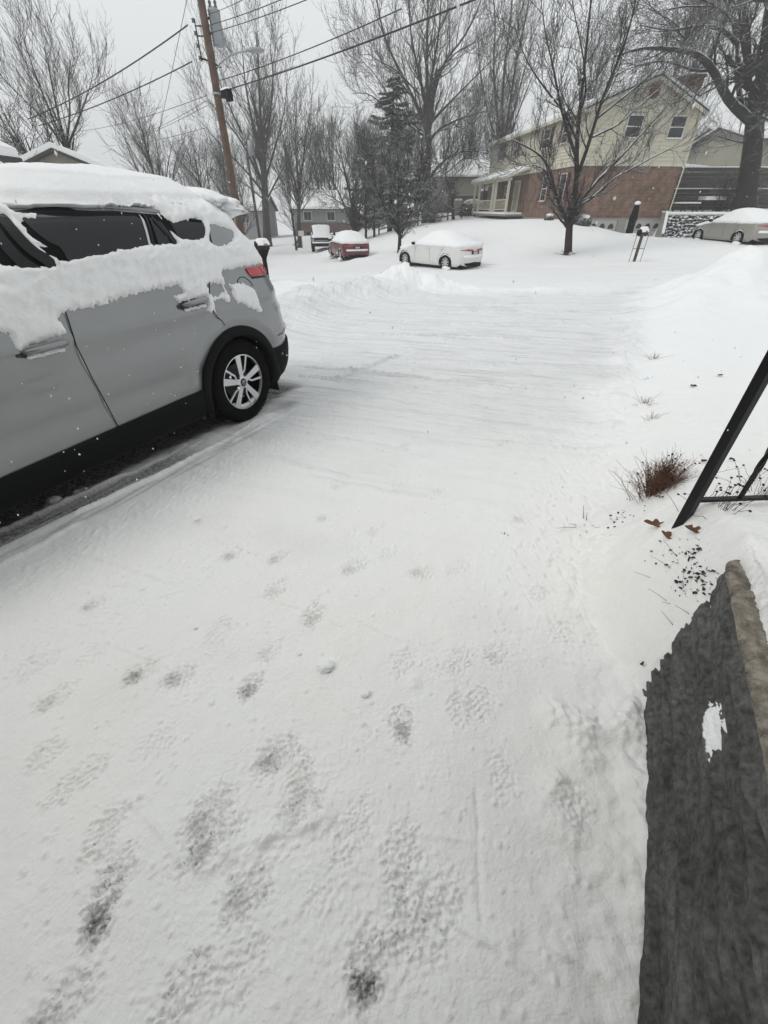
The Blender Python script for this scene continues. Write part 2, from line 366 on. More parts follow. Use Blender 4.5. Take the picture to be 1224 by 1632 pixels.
PR = [(585,1550,.35,.016,.95),(650,1470,.5,.012,.0),(165,1450,.1,.014,.9),(190,1395,.2,.01,0),(340,1345,.9,.013,.5),(335,1300,.8,.012,.35),(440,1205,.7,.012,.55),(480,1240,.1,.010,.25),
      (400,1095,.5,.012,.7),(285,1080,.9,.010,.45),(225,1075,.7,.008,.7),(150,965,.6,.009,.45),(370,882,.3,.008,.6),(442,888,.6,.008,.55),(500,982,.1,.009,.5),
      (562,905,.8,.008,.45),(672,912,1.2,.007,.4),(440,940,.7,.008,.3),(640,1155,.1,.011,.6),(98,1612,.6,.012,.35),(395,1425,.6,.012,.35),(300,1575,.6,.011,0),
      (640,1370,.1,.010,0),(75,1205,.5,.008,0),(128,1245,.6,.009,0),(168,1335,.3,.010,0),(90,1115,.9,.008,.35),(735,1130,.2,.009,0),(765,1120,.1,.008,0),(640,1060,.4,.007,0),
      (700,1460,.4,.009,0),(735,1055,.7,.007,.0),(350,1010,.1,.007,0),(430,1040,.9,.007,.15),(730,905,.9,.006,0),(790,1045,1.1,.007,.25),(830,825,.9,.006,.45),(520,825,1.2,.006,.4),
      (540,775,1.1,.005,.25),(650,705,.9,.006,.3),(800,705,1,.006,.2),(860,945,.6,.006,0),(895,1010,.4,.006,0),(320,830,.7,.006,.3),(600,845,1.1,.006,.2),(480,1290,.9,.009,.2),
      (250,1190,.8,.006,0),(60,1060,.9,.007,0),(155,1040,.4,.006,0),(700,780,1,.005,.2),(760,640,1,.005,.2),(620,880,.3,.005,0),(910,1290,.3,.006,0),(560,1330,.3,.007,0),
      (800,1240,.1,.006,0),(385,1545,.4,.008,0),(520,1420,.9,.005,0),(590,630,1,.006,.2),(510,700,.9,.006,.2),(870,730,1,.005,.15),(950,640,1,.005,.1)]
for i, (px, py, a, d, dd) in enumerate(PR):
    boot(px, py, a+.25*random.uniform(-1, 1), d*1.05, dd*(.72 if py > 1000 else .45), seed=20+i*3, L=random.uniform(.15, .24), Wd=random.uniform(.10, .125))
# crumbly edge where the drive was cleared, and trampled patches
eb = e+.30+.10*fbm(X/.45, Y/.45, 311, 3)
Z += sst(1.0, 1.7, Y)*sst(13, 11, Y)*(.030+.022*sst(3, 5, Y))*np.exp(-(eb/(.09+.012*Y))**2)*(1+1.3*fbm(X/.10, Y/.15, 313, 3))
Z += sst(1.0, 1.7, Y)*sst(13, 11, Y)*np.exp(-((eb+.15)/.30)**2)*.034*np.maximum(0, fbm(X/.05, Y/.07, 315, 2)-.05)
for px, py, ra in ((470,1290,.16),(400,1340,.14),(430,1220,.12),(600,1500,.18),(690,1440,.14),(300,1100,.13),(600,760,.35),(480,700,.30),(700,700,.35),(850,700,.35),(560,860,.22),(380,860,.22),(520,640,.30),(330,900,.22),(180,980,.2),(700,1060,.12),(940,1000,.14)):
    c = G(px, py, -.02); dd = np.hypot(X-c[0], Y-c[1]); mk_ = dd < 2.2*ra
    Z += np.where(mk_, np.exp(-(dd/ra)**2)*(.012*np.abs(fbm(X/.035, Y/.03, int(px), 3))-.004), 0)
# small crumbs
for i in range(700):
    px, py = random.uniform(40, 960), random.uniform(700, 1620)
    c = G(px, py, -.02); s = random.uniform(.004, .009)*random.uniform(.7, 1.2); r = 3*s
    if bedge(*c) > -.1: continue
    i0, i1 = np.searchsorted(gx, [c[0]-r, c[0]+r]); j0, j1 = np.searchsorted(gy, [c[1]-r, c[1]+r])
    x, y = X[j0:j1, i0:i1]-c[0], Y[j0:j1, i0:i1]-c[1]
    Z[j0:j1, i0:i1] += s*.8*np.exp(-((x/s)**2+(y/s)**2*random.uniform(.5, 1.5))**1.5)
# lumps kicked up near the wall
for px, py, s, h in [(905,1150,.07,.035),(940,1165,.05,.03),(885,1250,.05,.03),(880,1130,.05,.025),(930,1200,.06,.02),(870,1290,.06,.015),(905,1330,.05,.02),(660,1085,.03,.01),(985,1160,.06,.035),(1000,1130,.05,.03)]:
    c = G(px, py, .0); d = np.hypot(X-c[0], Y-c[1])
    Z += np.where(d < 4*s, h*np.exp(-(d/s)**2.4)*(1+.5*pn(X/.03, Y/.03, 77)), 0)
# snow drifted against the foot of the wall
Z += .05*np.exp(-np.maximum(0, .04-e)/.09)*(1+.5*fbm(X/.08, Y/.08, 321, 3))*sst(.085, .06, e)*sst(1.1, .8, Y)*sst(.0, .35, Y)
# ------- piles beside the drive
lump = 1+.28*fbm(X/.9, Y/.9, 41, 3)+.10*fbm(X/.22, Y/.22, 43, 2)
for pts, w in [([(-2.6,7.4,.18),(-2.3,9.2,.30),(-1.9,11,.36),(-.7,12.8,.42),(.7,14.1,.62),(1.6,14.3,.25)], .85),
               ([(6.6,9.0,.12),(7.7,10.6,.42),(9.2,12.2,.95),(11.5,13.0,.75),(16,13.2,.35)], 1.15),
               ([(4.1,6.3,.03),(5.6,8.3,.09),(7.2,10.6,.2)], .45),
               ([(1.5,13.5,.16),(4,13.2,.13),(8,13.3,.15)], .42)]:
    d, v = seg(X, Y, pts)
    dd = d+.22*fbm(X/.8, Y/.8, 47, 3)
    Z += np.where(d < 4*w, v*lump*np.exp(-np.maximum(0, dd/w)**2.0), 0)
near_pile, _ = seg(X, Y, [(-2.6,7.4),(-1.9,11),(.7,14.1),(8,13.3),(9.2,12.2),(6.6,9)])
Z += sst(1.6, .2, near_pile)*.05*np.maximum(0, fbm(X/.13, Y/.18, 53, 3))
# tyre ruts and kerb line along the street
s_r = (sd-sw)
Z += .06*np.exp(-((s_r+.1)/.35)**2)
Z -= on_street*.02*np.exp(-((sd-1.6)/.3)**2)
Z += on_street*.012*fbm(X/3, Y/.35, 59, 3)*sst(8, 12, Y)
# snow drifts lapping at the parked cars and the wheels
# ------- the suv's own ground: bare strip under it, melt tracks along it
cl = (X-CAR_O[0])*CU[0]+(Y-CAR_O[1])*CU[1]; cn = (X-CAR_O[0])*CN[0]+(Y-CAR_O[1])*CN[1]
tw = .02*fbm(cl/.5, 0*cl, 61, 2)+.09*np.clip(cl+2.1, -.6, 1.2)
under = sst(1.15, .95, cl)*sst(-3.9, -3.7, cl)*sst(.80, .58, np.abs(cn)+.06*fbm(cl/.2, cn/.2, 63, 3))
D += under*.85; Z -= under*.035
near_car = sst(1.0, .4, cl)*sst(-4.5, -4, cl)
def strip(c0, w0, edge=.02): return sst(w0+edge, w0-edge, np.abs(cn-c0-tw))
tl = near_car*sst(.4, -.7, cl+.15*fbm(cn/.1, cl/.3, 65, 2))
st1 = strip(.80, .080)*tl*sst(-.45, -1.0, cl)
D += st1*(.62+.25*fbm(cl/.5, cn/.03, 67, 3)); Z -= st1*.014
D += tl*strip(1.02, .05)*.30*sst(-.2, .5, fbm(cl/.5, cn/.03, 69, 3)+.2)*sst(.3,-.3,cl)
for c0, h, w, l0, l1 in [(.925,.022,.016,-1.75,-.95),(.915,.018,.012,-.95,-.45),(.90,.016,.012,-.40,.22),(.70,.020,.022,-3.2,-1.25),(.74,.014,.010,-1.1,-.6),(1.06,.012,.02,-3.2,-1.8),(1.0,.01,.014,-.5,.4)]:
    Z += h*np.exp(-((cn-c0-tw)/w)**2)*sst(l0-.04, l0+.04, cl)*sst(l1+.04, l1-.04, cl)*(1+.4*fbm(cl/.06, cn/.05, 71, 2))
Z += near_car*sst(.60, .64, cn)*sst(.75, .68, cn)*.014*np.maximum(0, fbm(cl/.05, cn/.04, 73, 2))*3*sst(-1.2,-1.6,cl)
# smooth rut where the rear wheel rolled, and compressed patch behind it
D += .35*np.exp(-((cl-.48)/.16)**2-((cn-.98)/.10)**2)
Z -= .02*np.exp(-((cl-.5)/.25)**2-((cn-.85)/.13)**2)
Z += .03*np.exp(-((cl-.0)/.16)**2-((cn-1.03)/.05)**2)
rough = sst(1.1, 1.25, cn)*sst(2.3, 1.8, cn)*near_car
Z += rough*.011*np.maximum(0, fbm(X/.035, Y/.05, 79, 3))
# ------- ground near the far cars stays a little hollow; yard dips to the drive
D = np.clip(D, 0, 1)
bounce_tint = np.clip((.55+.35*fbm(X/.8, Y/.8, 83, 3))*sst(5.5, .5, Y)*sst(-3.5, -1, X), 0, 1)  # warm bounce light from behind, painted into the near snow's colour

SCR = np.clip(sst(.25, -.9, e+.55*fbm(X/.9, Y/1.2, 317, 3))*sst(13.5, 12.6, Y)*sst(-5.5, -4.8, X)*sst(1.2, 4.5, Y)*.85+on_street*.5*sst(11, 13, Y), 0, 1)
def ground_material():
    m = bpy.data.materials.new("trodden_snow"); m.use_nodes = True; t = m.node_tree; n = t.nodes; l = t.links; p = n["Principled BSDF"]
    p.inputs['Specular IOR Level'].default_value = .15
    a = n.new("ShaderNodeAttribute"); a.attribute_name = 'dirt'; b = n.new("ShaderNodeAttribute"); b.attribute_name = 'warm_bounce'
    g = n.new("ShaderNodeNewGeometry")
    nz = n.new("ShaderNodeTexNoise"); nz.inputs['Scale'].default_value = 55; nz.inputs['Detail'].default_value = 6; nz.inputs['Roughness'].default_value = .75; l.new(g.outputs['Position'], nz.inputs['Vector'])
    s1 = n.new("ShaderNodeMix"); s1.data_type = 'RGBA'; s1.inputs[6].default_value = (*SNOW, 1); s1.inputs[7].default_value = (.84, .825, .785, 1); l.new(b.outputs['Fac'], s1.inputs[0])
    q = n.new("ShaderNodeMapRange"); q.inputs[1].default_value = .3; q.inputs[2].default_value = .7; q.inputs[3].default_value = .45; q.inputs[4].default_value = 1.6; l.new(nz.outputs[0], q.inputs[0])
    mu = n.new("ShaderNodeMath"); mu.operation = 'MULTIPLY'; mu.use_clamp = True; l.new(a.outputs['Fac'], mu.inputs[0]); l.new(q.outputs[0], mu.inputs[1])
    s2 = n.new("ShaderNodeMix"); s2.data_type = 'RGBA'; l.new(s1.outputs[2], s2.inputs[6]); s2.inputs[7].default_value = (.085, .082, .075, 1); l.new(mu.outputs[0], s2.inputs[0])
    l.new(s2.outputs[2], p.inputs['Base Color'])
    r = n.new("ShaderNodeMapRange"); r.inputs[3].default_value = .75; r.inputs[4].default_value = .5; l.new(a.outputs['Fac'], r.inputs[0]); l.new(r.outputs[0], p.inputs['Roughness'])
    bu = n.new("ShaderNodeBump"); bu.inputs['Strength'].default_value = .55; bu.inputs['Distance'].default_value = .006
    n2 = n.new("ShaderNodeTexNoise"); n2.inputs['Scale'].default_value = 110; n2.inputs['Detail'].default_value = 4; l.new(g.outputs['Position'], n2.inputs['Vector'])
    l.new(n2.outputs[0], bu.inputs['Height'])
    b2 = n.new("ShaderNodeBump"); b2.inputs['Strength'].default_value = .35; b2.inputs['Distance'].default_value = .05
    n3 = n.new("ShaderNodeTexNoise"); n3.inputs['Scale'].default_value = 7; n3.inputs['Detail'].default_value = 5; l.new(g.outputs['Position'], n3.inputs['Vector'])
    l.new(n3.outputs[0], b2.inputs['Height'])
    # scrape marks of the shovel, running across the drive
    am = n.new("ShaderNodeAttribute"); am.attribute_name = 'scraped'
    mp = n.new("ShaderNodeMapping"); mp.inputs['Rotation'].default_value = (0, 0, -math.atan2(sdir[1], sdir[0])); l.new(g.outputs['Position'], mp.inputs[0])
    mp2 = n.new("ShaderNodeMapping"); mp2.inputs['Scale'].default_value = (.55, 6.5, 1); l.new(mp.outputs[0], mp2.inputs[0])
    n4 = n.new("ShaderNodeTexNoise"); n4.inputs['Scale'].default_value = 1.0; n4.inputs['Detail'].default_value = 7; n4.inputs['Roughness'].default_value = .62; l.new(mp2.outputs[0], n4.inputs['Vector'])
    b3 = n.new("ShaderNodeBump"); b3.inputs['Distance'].default_value = .17; l.new(am.outputs['Fac'], b3.inputs['Strength']); l.new(n4.outputs[0], b3.inputs['Height'])
    l.new(b3.outputs[0], b2.inputs['Normal'])
    q4 = n.new("ShaderNodeMapRange"); q4.inputs[1].default_value = .52; q4.inputs[2].default_value = .72; q4.inputs[3].default_value = 0; q4.inputs[4].default_value = .20; l.new(n4.outputs[0], q4.inputs[0])
    m4 = n.new("ShaderNodeMath"); m4.operation = 'MULTIPLY'; l.new(q4.outputs[0], m4.inputs[0]); l.new(am.outputs['Fac'], m4.inputs[1])
    a4 = n.new("ShaderNodeMath"); a4.operation = 'ADD'; a4.use_clamp = True; l.new(mu.outputs[0], a4.inputs[0]); l.new(m4.outputs[0], a4.inputs[1]); l.new(a4.outputs[0], s2.inputs[0])
    l.new(b2.outputs[0], bu.inputs['Normal']); l.new(bu.outputs[0], p.inputs['Normal'])
    return m
m_ground = ground_material()
def build_ground():
    ny, nx = X.shape; F = grid_faces(ny, nx)
    def fc(A): return (A[:-1, :-1]+A[1:, 1:]).ravel()/2
    fx, fy, fs, fe = fc(X), fc(Y), fc(sd-sw), fc(e)
    reg = np.full(len(F), 2)
    reg[(fe < np.interp(fy, [0, .9, 1, 14], [.05, .05, -.3, -.3])) & (fx > -5.2) & (fy < 13.4) & (fy > -6)] = 0
    reg[(fs < 0) & ~(reg == 0)] = 1
    V = np.stack([X.ravel(), Y.ravel(), Z.ravel()], -1)
    for k, nm in enumerate(['driveway', 'street', 'ground']):
        f = F[reg == k]; u, inv = np.unique(f.ravel(), return_inverse=True)
        o = mk(nm, V[u], inv.reshape(-1, 4), m_ground, None, True, {'dirt': D.ravel()[u], 'warm_bounce': bounce_tint.ravel()[u], 'scraped': SCR.ravel()[u]})
        tag(o, kind='structure')
build_ground()
def zg(x, y):
    """height of the finished snow surface"""
    i = np.clip(np.searchsorted(gx, x)-1, 0, len(gx)-2); j = np.clip(np.searchsorted(gy, y)-1, 0, len(gy)-2)
    u = (x-gx[i])/(gx[i+1]-gx[i]); v = (y-gy[j])/(gy[j+1]-gy[j])
    return float((Z[j, i]*(1-u)+Z[j, i+1]*u)*(1-v)+(Z[j+1, i]*(1-u)+Z[j+1, i+1]*u)*v)
# ------------------------------------------------------------------ vehicles
class Shape:
    """car body as a stack of plan outlines; x runs to the rear, y to the visible side"""
    def __init__(s, Z_, W_, XR, XF, LC=.5, LF=.7, n=2.6):
        s.Z, s.W, s.XR, s.XF, s.LC, s.LF, s.n = [np.array(k, float) for k in (Z_, W_, XR, XF)]+[LC, LF, n]
    def w(s, z): return np.interp(z, s.Z, s.W)
    def r(s, z): return np.interp(z, s.Z, s.XR)
    def f(s, z): return np.interp(z, s.Z, s.XF)
    def p(s, a, z, off=0):
        """a: distance from the rear axle along the side, turning round the rear corner"""
        a = np.asarray(a, float); z = np.asarray(z, float); a, z = np.broadcast_arrays(a, z)
        w, r, f = s.w(z), s.r(z), s.f(z); LC = np.minimum(s.LC, (r-f)*.4); LF = np.minimum(s.LF, (r-f)*.4)
        ex = 2/s.n
        ph = np.clip((a-(r-LC))/(LC*1.35)*pi/2, 0, pi/2); pf = np.clip(((f+LF)-a)/(LF*1.35)*pi/2, 0, pi/2)
        cph = np.clip(np.cos(ph), 0, 1); sph = np.sin(ph)
        x = np.where(ph > 0, r-LC+LC*sph**ex, np.where(pf > 0, f+LF-LF*np.sin(pf)**ex, a))
        y = np.where(ph > 0, w*cph**ex, np.where(pf > 0, w*np.clip(np.cos(pf), 0, 1)**ex, w))
        if np.any(off):
            nx = np.where(ph > 0, sph, np.where(pf > 0, -np.sin(pf), 0)); ny = np.where(ph > 0, cph, np.where(pf > 0, np.cos(pf), 1))
            dw = (s.w(z+.01)-s.w(z-.01))/.02; nz = -dw*.9; nn = np.sqrt(nx*nx+ny*ny+nz*nz)+1e-9
            x = x+off*nx/nn; y = y+off*ny/nn; z = z+off*nz/nn
        return np.stack([x, y, z], -1)
    def cols(s, z, ns, nc):
        r, f = s.r(z), s.f(z); LC = min(s.LC, (r-f)*.4); LF = min(s.LF, (r-f)*.4)
        return np.concatenate([np.linspace(f+LF-LF*1.35, f+LF, nc, endpoint=False), np.linspace(f+LF, r-LC, ns, endpoint=False), np.linspace(r-LC, r-LC+LC*1.35, nc)])
    def grid(s, zs, ns=150, nc=16, off=0):
        return np.array([s.p(s.cols(z, ns, nc), z, off) for z in zs])
    def shell(s, zs, ns=150, nc=16, off=0):
        g = s.grid(zs, ns, nc, off); m = g[:, ::-1].copy(); m[..., 1] *= -1
        return np.concatenate([g, m[:, 1:-1]], 1)
    def patch(s, mb, poly, off=.004, da=.04, back=-.02):
        """panel following the surface inside a polygon of (a,z)"""
        P = np.array(poly, float); n = len(P); z0, z1 = P[:, 1].min(), P[:, 1].max(); nz = max(4, int((z1-z0)/.025)); na = max(4, int((P[:, 0].max()-P[:, 0].min())/da)+2)
        rows = []
        for z in np.linspace(z0+1e-4, z1-1e-4, nz):
            xs = []
            for i in range(n):
                a, b = P[i], P[(i+1) % n]
                if (a[1] > z) != (b[1] > z): xs.append(a[0]+(b[0]-a[0])*(z-a[1])/(b[1]-a[1]))
            if len(xs) >= 2: rows.append((z, min(xs), max(xs)))
        Zr = np.array([r[0] for r in rows])[:, None]+np.zeros(na); A_ = np.array([np.linspace(r[1], r[2], na) for r in rows])
        V = s.p(A_, Zr, off); B = s.p(A_, Zr, back); m_ = len(rows)
        F = [tuple(f) for f in grid_faces(m_, na)]
        rim = [(0, j) for j in range(na)]+[(i, na-1) for i in range(1, m_)]+[(m_-1, j) for j in range(na-2, -1, -1)]+[(i, 0) for i in range(m_-2, 0, -1)]
        base_ = m_*na; k = len(rim)
        VB = np.array([B[i, j] for i, j in rim])
        F += [(rim[q][0]*na+rim[q][1], rim[(q+1) % k][0]*na+rim[(q+1) % k][1], base_+(q+1) % k, base_+q) for q in range(k)]
        mb.add(np.concatenate([V.reshape(-1, 3), VB]), F); return mb
    def line(s, mb, pts, w=.006, off=.002, n=14):
        P = np.array(pts, float); t = np.linspace(0, len(P)-1, n*(len(P)-1)+1); a = np.interp(t, range(len(P)), P[:, 0]); z = np.interp(t, range(len(P)), P[:, 1])
        mb.tube(s.p(a, z, off-w*.4), w/2, 5); return mb
def inside(x, y, poly):
    P = np.array(poly, float); r = np.zeros(np.shape(x), bool); j = len(P)-1
    for i in range(len(P)):
        c = ((P[i, 1] > y) != (P[j, 1] > y)) & (x < (P[j, 0]-P[i, 0])*(y-P[i, 1])/(P[j, 1]-P[i, 1]+1e-12)+P[i, 0]); r ^= c; j = i
    return r
def sdist(x, y, poly):
    """signed distance, positive inside"""
    P = [tuple(p) for p in poly]; d, _ = seg(x, y, P+[P[0]]); return np.where(inside(x, y, poly), d, -d)
def wheel(parent, Mx, x, y, R_=.365, wd=.225, spokes='suv', side=1, snowy=True, rim_m=None):
    """parts: tyre and rim under a wheel; y is the outer face"""
    c = (x, y-side*wd/2, R_)
    rr = R_*.67
    t = MB(Mx); prof = [(rr, -.5), (rr+.02, -.52), (R_*.86, -.54), (R_*.95, -.5), (R_*.985, -.42), (R_, -.3), (R_, .3), (R_*.985, .42), (R_*.95, .5), (R_*.86, .54), (rr+.02, .52), (rr, .5)]
    t.lathe([(a, b*wd*side) for a, b in prof], c, 'y', 56)
    w = link(bpy.data.objects.new('wheel', None)); w.parent = parent; w.empty_display_size = .1
    ty = t.build('tyre', m_rubber, w, True)
    if spokes == 'suv':
        tr = MB(Mx)
        for k in range(64):
            a = 2*pi*k/64
            for s_ in (-1, 1):
                tr.box((x+(R_*1.0)*cos(a), c[1]+s_*wd*.27, R_+(R_*1.0)*sin(a)), (.008, wd*.34, .02), ry=-a+.25*s_)
        tr.build('tread', m_rubber, ty)
    br = MB(Mx); br.lathe([(rr*.99, .46*wd*side), (rr*.97, .2*wd*side), (rr*.9, -.2*wd*side), (.03, -.22*wd*side)], c, 'y', 40)
    r = br.build('rim', m_void, w, True)
    yo = y-side*.012
    lip = MB(Mx); lip.lathe([(rr*1.01, y-side*.03-c[1]), (rr*1.02, y-side*.004-c[1]), (rr*.965, y-side*.002-c[1]), (rr*.94, y-side*.022-c[1])], c, 'y', 56)
    sp = MB(Mx)
    def bar(a0, r0, w0, a1, r1, w1, d0, d1, th=.02):
        p = [np.array([r*cos(a), r*sin(a)]) for a, r in ((a0, r0), (a1, r1))]; d = p[1]-p[0]; d /= np.linalg.norm(d); q = np.array([-d[1], d[0]])
        V = []
        for (pt, ww, dd) in ((p[0], w0, d0), (p[1], w1, d1)):
            for sgn, ins in ((-1, 0), (1, 0)):
                V.append((x+(pt+q*ww*sgn)[0], y-side*dd, R_+(pt+q*ww*sgn)[1]))
            for sgn in (1, -1):
                V.append((x+(pt+q*ww*.7*sgn)[0], y-side*(dd+th), R_+(pt+q*ww*.7*sgn)[1]))
        sp.add(V, [(0, 1, 2, 3), (7, 6, 5, 4), (0, 4, 5, 1), (1, 5, 6, 2), (2, 6, 7, 3), (3, 7, 4, 0)])
    if spokes == 'suv':
        for k in range(5):
            a = R(93+72*k)
            bar(a, .035, .020, a-.02, rr*.97, .032, .012, .006)
            bar(a-.20, .07, .008, a-.52, .115, .0075, .016, .012)
            bar(a-.52, .113, .0075, a-.46, rr*.98, .010, .012, .007)
        sp.lathe([(.062, y-side*.03-c[1]), (.060, y-side*.012-c[1]), (.036, y-side*.008-c[1])], c, 'y', 30)
        hub = MB(Mx); hub.lathe([(.036, y-side*.012-c[1]), (.034, y-side*.004-c[1]), (.0, y-side*.002-c[1])], c, 'y', 24)
        hb_ = hub.build('hub_cap', m_alloydark, w, True)
        em = MB(Mx)
        for (ra, rb, zo) in ((.024, .016, 0), (.008, .015, .001), (.016, .006, .007)):
            an = np.linspace(0, 2*pi, 25); em.tube(np.stack([x+ra*np.cos(an), 0*an+y-side*.0005, R_+zo+rb*np.sin(an)], -1), .0018, 5, False)
        em.build('emblem', m_chrome, w)
        for k in range(5):
            nut = MB(Mx); a = R(93+36+72*k); nut.lathe([(.011, y-side*.03-c[1]), (.011, y-side*.014-c[1]), (.006, y-side*.010-c[1]), (0, y-side*.010-c[1])], (x+.053*cos(a), c[1], R_+.053*sin(a)), 'y', 8); nut.build('lug_nut', m_alloydark, w)
        dk = MB(Mx); dk.lathe([(.15, y-side*.10-c[1]), (.15, y-side*.09-c[1]), (.03, y-side*.09-c[1])], c, 'y', 30)
        dk.build('brake_disc', m_alloydark, w)
    else:
        for k in range(9):
            a = 2*pi*k/9+.2; bar(a, .03, .018, a+.08, rr*.97, .030, .014, .010)
        sp.lathe([(.06, y-side*.03-c[1]), (.05, y-side*.01-c[1]), (0, y-side*.008-c[1])], c, 'y', 16)
    b = len(lip.v); lip.v += sp.v; lip.f += [tuple(i+b for i in f) for f in sp.f]
    lip.build('spokes', rim_m or m_alloy, w, False)
    if snowy:
        s_ = MB(Mx); n = 13
        for k in range(n):
            a = R(-128+k*76/(n-1)); q = rr*.93
            s_.blob((x+q*cos(a)*.97, y-side*.035, R_+q*sin(a)*.97), (.022, .02, .016), k, 6, .35)
        s_.build('snow_in_rim', m_carsnow, w, True)
    return w
def arch_cut(g, F, wx, zc, Ra):
    V = g.reshape(-1, 3); c = V[F].mean(1); bad = np.zeros(len(F), bool)
    for x in wx: bad |= (np.hypot(c[:, 0]-x, c[:, 2]-zc) < Ra) & (np.abs(c[:, 1]) > .3)
    return F[~bad]

# ---- the silver SUV beside the photographer
suvS = Shape([.20,.28,.36,.5,.7,.9,1.0,1.06,1.10,1.16,1.25,1.42,1.54,1.60,1.64,1.68,1.705,1.72],
             [.84,.885,.90,.912,.9225,.922,.914,.905,.893,.870,.835,.765,.705,.665,.615,.52,.36,.02],
             [.84,.92,.97,.99,.98,.94,.92,.91,.90,.885,.85,.78,.70,.66,.60,.50,.36,-.2],
             [-3.4,-3.5,-3.55,-3.58,-3.58,-3.5,-3.2,-2.85,-2.55,-2.35,-2.15,-1.85,-1.62,-1.5,-1.4,-1.25,-1.0,-.6])
LOW = [(-2.6, 1.1), (-1.8, 1.12), (-1.613, 1.126), (-1.582, 1.12), (-1.591, 1.079), (-1.604, 1.047), (-1.592, 1.018), (-1.51, 1.038), (-1.414, 1.047), (-1.31, 1.053), (-1.29, 1.096), (-1.305, 1.138), (-1.256, 1.157), (-1.15, 1.163), (-1.074, 1.158), (-0.949, 1.174), (-0.817, 1.184), (-0.661, 1.193), (-0.467, 1.2), (-0.379, 1.206), (-0.385, 1.166), (-0.483, 1.139), (-0.462, 1.088), (-0.317, 1.091), (-0.194, 1.1), (-0.258, 1.004), (-0.153, 0.973), (-0.141, 1.057), (-0.065, 1.06), (0.025, 0.995), (0.033, 1.06), (0.016, 1.12), (0.035, 1.158), (0.054, 1.222), (0.084, 1.245), (0.376, 1.25), (0.543, 1.252), (0.8, 1.2), (1.0, 1.16), (1.2, 1.14)]
BLOB = [(0.088, 1.152), (0.24, 1.148), (0.339, 1.085), (0.371, 0.982), (0.372, 0.884), (0.192, 0.979), (0.062, 1.028), (0.072, 1.1)]
HOLES = [[(-1.034, 1.657), (-0.374, 1.618), (-0.449, 1.47), (-0.57, 1.448), (-0.713, 1.442), (-0.791, 1.427), (-0.935, 1.423), (-0.988, 1.414), (-1.077, 1.411), (-1.107, 1.411), (-1.124, 1.437), (-1.097, 1.471), (-1.067, 1.463), (-1.071, 1.531), (-1.051, 1.592), (-1.024, 1.598), (-0.964, 1.597), (-0.927, 1.633), (-1.019, 1.639)], [(-1.175, 1.634), (-1.212, 1.59), (-1.2, 1.575), (-1.137, 1.623), (-1.093, 1.622), (-1.157, 1.39), (-1.226, 1.396), (-1.306, 1.414)], [(-1.289, 1.544), (-1.289, 1.51), (-1.32, 1.441), (-1.382, 1.4), (-1.436, 1.373), (-1.9, 1.32), (-1.7, 1.5), (-1.36, 1.554)], [(-1.062, 1.678), (-0.901, 1.688), (-0.615, 1.69), (-0.453, 1.684), (-0.243, 1.653), (-0.222, 1.634), (-0.258, 1.609), (-0.374, 1.618), (-1.034, 1.657)], [(-0.419, 1.618), (-0.249, 1.635), (-0.23, 1.455), (-0.43, 1.455), (-0.449, 1.47)], [(-0.217, 1.627), (-0.206, 1.583), (-0.162, 1.552), (-0.031, 1.58), (-0.018, 1.556), (0.023, 1.598), (0.114, 1.577), (0.098, 1.525), (0.041, 1.479), (-0.068, 1.467), (-0.157, 1.475), (-0.197, 1.511), (-0.238, 1.535)], [(0.186, 1.551), (0.261, 1.528), (0.36, 1.5), (0.34, 1.466), (0.255, 1.419), (0.138, 1.412), (0.096, 1.443)], [(-0.15, 1.165), (-0.08, 1.175), (0.0, 1.165), (0.015, 1.13), (-0.04, 1.1), (-0.13, 1.09), (-0.15, 1.12)]]
m_silver = M("silver_paint", (.245, .251, .256), .25, metal=.5, coat=.6, var=.03, scale=3)
